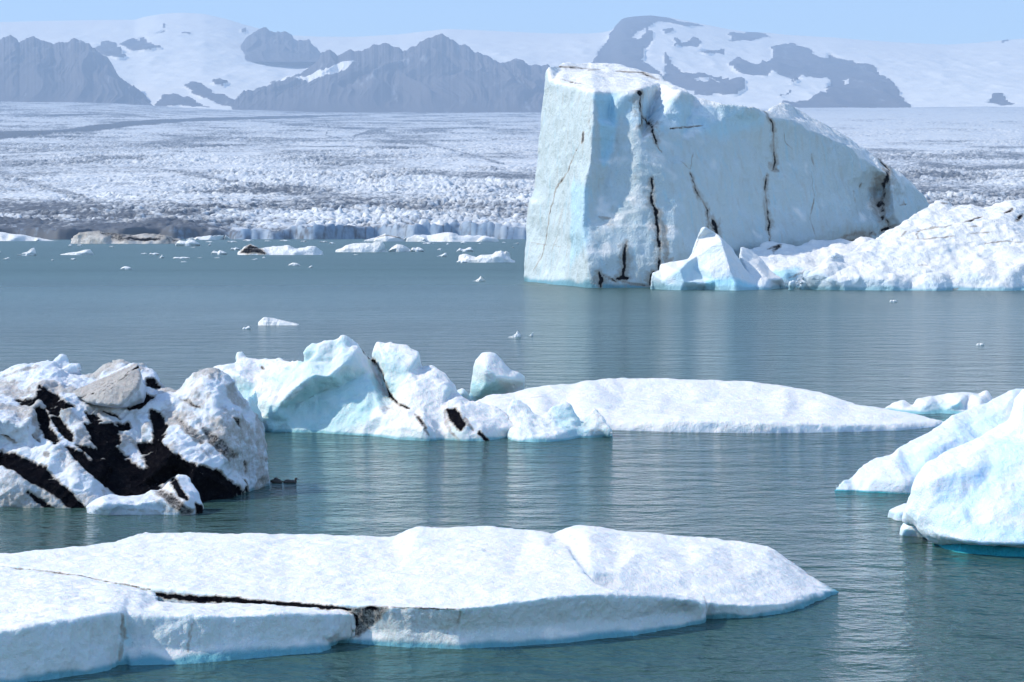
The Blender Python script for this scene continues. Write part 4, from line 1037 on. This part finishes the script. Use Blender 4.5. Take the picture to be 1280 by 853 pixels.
nf_i = [*rim([(-190, 810, 26.4), (0, 788, 26.9), (60, 779, 27.25), (100, 772, 27.55), (138, 766, 27.9), (149, 766, 28.05)]), *rim([(156, 768, 28.35), (200, 771, 28.38), (236, 771, 28.4), (242, 771, 28.42), (250, 771, 28.36), (300, 769, 28.6), (335, 767, 28.68), (345, 767, 28.75), (400, 767, 29.05), (430, 767, 29.4)], 12),
        *rim([(0, 825, 26.85), (60, 815, 27.2), (100, 812, 27.5), (140, 806, 27.95)], 24), *rim([(160, 808, 28.2), (230, 810, 28.28), (300, 803, 28.5), (340, 800, 28.7), (400, 797, 29.0), (425, 790, 29.25)], 20),
        (100, 740, 0, .56), (200, 758, 0, .55), (0, 745, 0, .58), (330, 760, 0, .52)]
berg("ice_floe", [dict(b=nf_b, i=nf_i, k=0.2, drop=0.35)], 0.025, 'snow', M_near, 29, "broken-off white floe corner in the bottom left with stepped blue sides", "ice floe", smooth=2, foot=0.13, snow=(0.35, 0.75),
     dirt=[('l', [(152, 768), (156, 790), (150, 825)], 4, 0.55), ('l', [(241, 776), (236, 815)], 2.5, 0.42)], blue=[('l', [(156, 775), (153, 825)], 6, 0.4)])

# ------------------------------------------------------------------ scattered small ice
def growler(px0, px1, pyt, pyb, prof, label, cat="ice chunk", name="growler", group=None, mat=None, dirt=(), dirtbase=0.0, style='melt', seed=0, amp=0.7, depth=0.35):
    rnd = random.Random(seed or int(px0 * 7 + pyb * 13))
    Yw = at_z((px0 + px1) / 2, pyb, 0).y
    u = Yw / F
    w = (px1 - px0)
    base = [(px0 + w * t, pyb - 0.25 * abs(t - 0.5), 'w') for t in (0, .25, .5, .75, 1)]
    top = [(px0 + w * t, pyb - (pyb - pyt) * h, Yw + depth * w * u * (0.5 + 0.3 * rnd.random())) for t, h in reversed(prof)]
    ins = [(px0 + w * t, pyb - (pyb - pyt) * h * 0.5, Yw + 0.12 * w * u * (0.2 + rnd.random())) for t, h in prof if 0.12 < t < 0.88 and h > 0.35]
    vox = max(w / 70.0, 0.35) * u
    return berg(name, [dict(b=base + top, i=ins, k=0.6, drop=2.5 * u)], vox, style, mat or M_brash, Yw, label, cat, group, smooth=1, amp=amp * min(1, (pyb - pyt) / 14), dirt=dirt, dirtbase=dirtbase, snow=(-0.2, 0.4), foot=0.0)

P_dome = [(0, .1), (.15, .6), (.4, 1), (.7, .8), (.9, .4), (1, .08)]
P_wedge = [(0, .15), (.2, .3), (.5, .5), (.75, .9), (.9, 1), (1, .3)]
P_ramp = [(0, .4), (.12, 1), (.35, .85), (.6, .6), (.85, .35), (1, .1)]
P_twin = [(0, .1), (.2, .7), (.35, .45), (.5, .5), (.7, .95), (.85, 1), (1, .15)]
P_flat = [(0, .4), (.15, .8), (.4, .6), (.55, .9), (.8, .7), (1, .3)]
P_spire = [(0, .1), (.3, .3), (.5, .5), (.65, 1), (.8, .55), (1, .1)]
P_jag = [(0, .3), (.1, .6), (.2, .5), (.3, .9), (.42, .8), (.5, 1), (.62, .9), (.7, .98), (.82, .7), (.92, .5), (1, .15)]

growler(-60, 74, 289, 301.5, [(0, .5), (.2, .9), (.45, 1), (.6, .75), (.8, .4), (1, .05)], "long low white floe at the far left under the dark glacier cliff", "ice floe", "ice_floe", amp=0.4)
growler(88, 226, 288, 305, [(0, .5), (.05, .85), (.2, 1), (.3, .95), (.5, .8), (.7, .8), (.85, .7), (1, .35)], "grey-brown dirty ice ridge floating before the far left glacier cliff", "iceberg", "iceberg", dirtbase=0.62, style='rubble',
        dirt=[('l', [(150, 297), (190, 299), (222, 301)], 3, 0.9), ('l', [(100, 293), (130, 296)], 1.5, 0.6), ('p', [(125, 291), (160, 292), (175, 300), (150, 301)], 2, 0.7)])
growler(220, 250, 299, 308, P_flat, "white ice chunk at the right end of the dirty ice ridge")
growler(228, 287, 293, 300, [(0, .2), (.3, .5), (.6, .8), (.9, 1), (1, .4)], "thin white ice strip against the glacier cliff", "ice floe", "ice_floe")
growler(22, 45, 310, 320, P_wedge, "white wedge-shaped ice chunk with a high right end near the left edge")
growler(75, 117, 312, 319, P_wedge, "long thin white ice chunk raised at its right tip")
growler(186, 200, 315.5, 319, P_flat, "small flat white ice piece left of the dirt-topped floe")
growler(196, 206, 318, 323, P_spire, "tiny peaked ice piece below the small flat one")
growler(216, 238, 321, 323.5, P_flat, "thin pale ice sliver lying flat in far water")
growler(264, 284, 312, 319, P_flat, "blocky white ice chunk just left of the dirt-topped floe")
growler(288, 300, 309, 313, P_flat, "small white ice piece behind the left tip of the dirt-topped floe")
growler(297, 403, 306, 319, [(0, .3), (.08, .8), (.15, 1), (.25, .6), (.45, .75), (.6, .9), (.7, .6), (.8, .7), (.92, .85), (1, .3)], "long white floe with brown dirt heaped on its left end", "ice floe", "ice_floe",
        dirt=[('p', [(302, 315), (312, 307), (324, 310), (330, 316)], 2.0, 0.8)])
growler(420, 485, 301, 315.5, [(0, .15), (.2, .6), (.45, .85), (.9, 1), (.96, .6), (1, .1)], "bright white wedge floe with a blunt right end in far water", "ice floe", "ice_floe")
growler(485, 513, 305, 315, P_dome, "low white ice dome right of the bright wedge floe")
growler(514, 529, 309, 315, P_flat, "small white ice lump right of the low dome")
growler(452, 512, 291, 302, [(0, .1), (.3, .5), (.5, 1), (.6, .7), (1, .4)], "dirty-topped white ice ridge close under the glacier front", "iceberg", "iceberg", dirt=[('l', [(470, 297), (485, 294), (505, 298)], 1.2, 0.6)])
growler(508, 622, 292.5, 302.5, [(0, .5), (.08, .9), (.2, .7), (.35, .9), (.5, 1), (.6, .8), (.7, .85), (.85, .6), (1, .2)], "long serrated white ice ridge close under the glacier front", "iceberg", "iceberg", style='rubble')
growler(571, 592, 309, 315, P_twin, "small twin-peaked ice piece above the flat bluish floe")
growler(574, 644, 312, 328.5, [(0, .5), (.1, .65), (.2, .55), (.3, .4), (.4, .6), (.6, .7), (.66, .9), (.75, 1), (.9, .9), (.93, .6), (.85, .5), (1, .15)], "flat pale blue floe with a white crest on its right side", "ice floe", "ice_floe")
growler(571, 584, 325.5, 329, P_flat, "tiny ice sliver off the left end of the flat bluish floe")
growler(546, 559, 316.5, 321, P_wedge, "faint small ice wedge between the low dome and the bluish floe")
growler(590, 607, 345, 352, P_spire, "small peaked ice piece floating left of the great iceberg", mat=M_farsnow)
growler(324, 373, 397.5, 407, P_ramp, "lone low white ice chunk in open water above the jagged iceberg", mat=M_farsnow)
growler(303, 313, 408, 411.5, P_twin, "tiny ice bit left of the lone low chunk", mat=M_farsnow)
growler(635, 653, 412, 422, P_spire, "small white peaked ice chunk in open water above the ice knob", mat=M_farsnow)
growler(660, 667, 415, 420, P_wedge, "tiny ice bit right of the small peaked chunk", mat=M_farsnow)
growler(150, 166, 333, 337, P_dome, "small faint ice piece alone in open water on the left", mat=M_farsnow)
growler(360, 376, 328.5, 332.5, P_dome, "small ice piece below the long dirt-topped floe")
growler(384, 391, 331, 335, P_wedge, "tiny curved ice bit below the right end of the dirt-topped floe")
growler(1112, 1122, 374, 378, P_flat, "tiny white ice bit in open water right of the great iceberg's foot", mat=M_farsnow)
growler(1221, 1230, 429, 432, P_flat, "tiny flat ice bit in open water at the right", mat=M_farsnow)
rb = random.Random(5)
for j, (px, py) in enumerate([(-2, 316), (8, 324), (66, 326), (92, 325), (88, 308), (100, 307.5), (140, 309), (180, 318), (241, 310), (250, 323), (230, 328), (272, 323), (261, 307), (290, 303), (310, 301.5), (335, 302), (356, 301.5), (380, 302.5), (405, 303), (415, 305),
                              (262, 303), (445, 319), (535, 305), (560, 306), (580, 304.5), (600, 305), (630, 304), (645, 305), (640, 310), (550, 313), (530, 303.5), (330, 323), (318, 325)]):
    w = rb.uniform(5, 15) if py < 306 else rb.uniform(4, 9)
    h = rb.uniform(1.2, 2.4)
    growler(px - w / 2, px + w / 2, py - h, py, rb.choice([P_flat, P_dome, P_wedge]), "tiny white ice fragment floating in the far water off the glacier front", "ice fragment", "ice_fragment", "ice fragments off the glacier front", seed=100 + j)

# ------------------------------------------------------------------ two ducks beside the ash-streaked iceberg
def feather_material():
    m = NT("duck_feathers")
    co = m.n("TexCoord").outputs["Object"]
    n1 = m.noise(m.mapping(co, (30, 60, 60)), 1.0, 3, 0.6)
    col = m.mix(m.ss(n1, 0.4, 0.65), (0.02, 0.018, 0.018), (0.09, 0.075, 0.06))
    m.put(m.b.inputs["Base Color"], col)
    m.b.inputs["Roughness"].default_value = 0.7
    return m.m
M_duck = feather_material()

def duck(px, py, balls, label):
    o = at_z(px, py, 0)
    bm = bmesh.new()
    from mathutils import Matrix
    for (x, z, rx, ry, rz, tilt) in balls:
        mt = Matrix.Translation((x, 0, z)) @ Matrix.Rotation(tilt, 4, 'Y') @ Matrix.Diagonal((rx, ry, rz, 1))
        bmesh.ops.create_uvsphere(bm, u_segments=20, v_segments=12, radius=1, matrix=mt)
    me = voxelise(bm, 0.008)
    P = smooth_arr(get_co(me), edges_of(me), 2)
    set_co(me, P)
    me.polygons.foreach_set("use_smooth", np.ones(len(me.polygons), bool))
    me.name = "duck"
    me.materials.append(M_duck)
    d = bpy.data.objects.new("duck", me)
    d.location = o
    COL.objects.link(d)
    tag(d, label, "duck", "ducks beside the ash-streaked iceberg")

duck(345.5, 604, [(0.0, 0.035, 0.15, 0.075, 0.06, 0.08), (-0.16, 0.035, 0.07, 0.03, 0.014, 0.25), (-0.01, 0.095, 0.052, 0.045, 0.045, 0), (0.05, 0.085, 0.05, 0.025, 0.02, 0.2), (-0.02, 0.07, 0.05, 0.045, 0.04, 0)], "brown duck resting with its head drawn in, next to the ice wall")
duck(362.5, 604, [(0.0, 0.025, 0.17, 0.075, 0.05, 0.0), (-0.17, 0.035, 0.07, 0.03, 0.014, 0.2), (-0.03, 0.05, 0.10, 0.06, 0.035, 0.1), (0.135, 0.06, 0.022, 0.022, 0.055, -0.25), (0.142, 0.105, 0.036, 0.025, 0.026, 0.1), (0.185, 0.093, 0.034, 0.013, 0.010, 0.3)], "brown duck swimming to the right with its head raised")
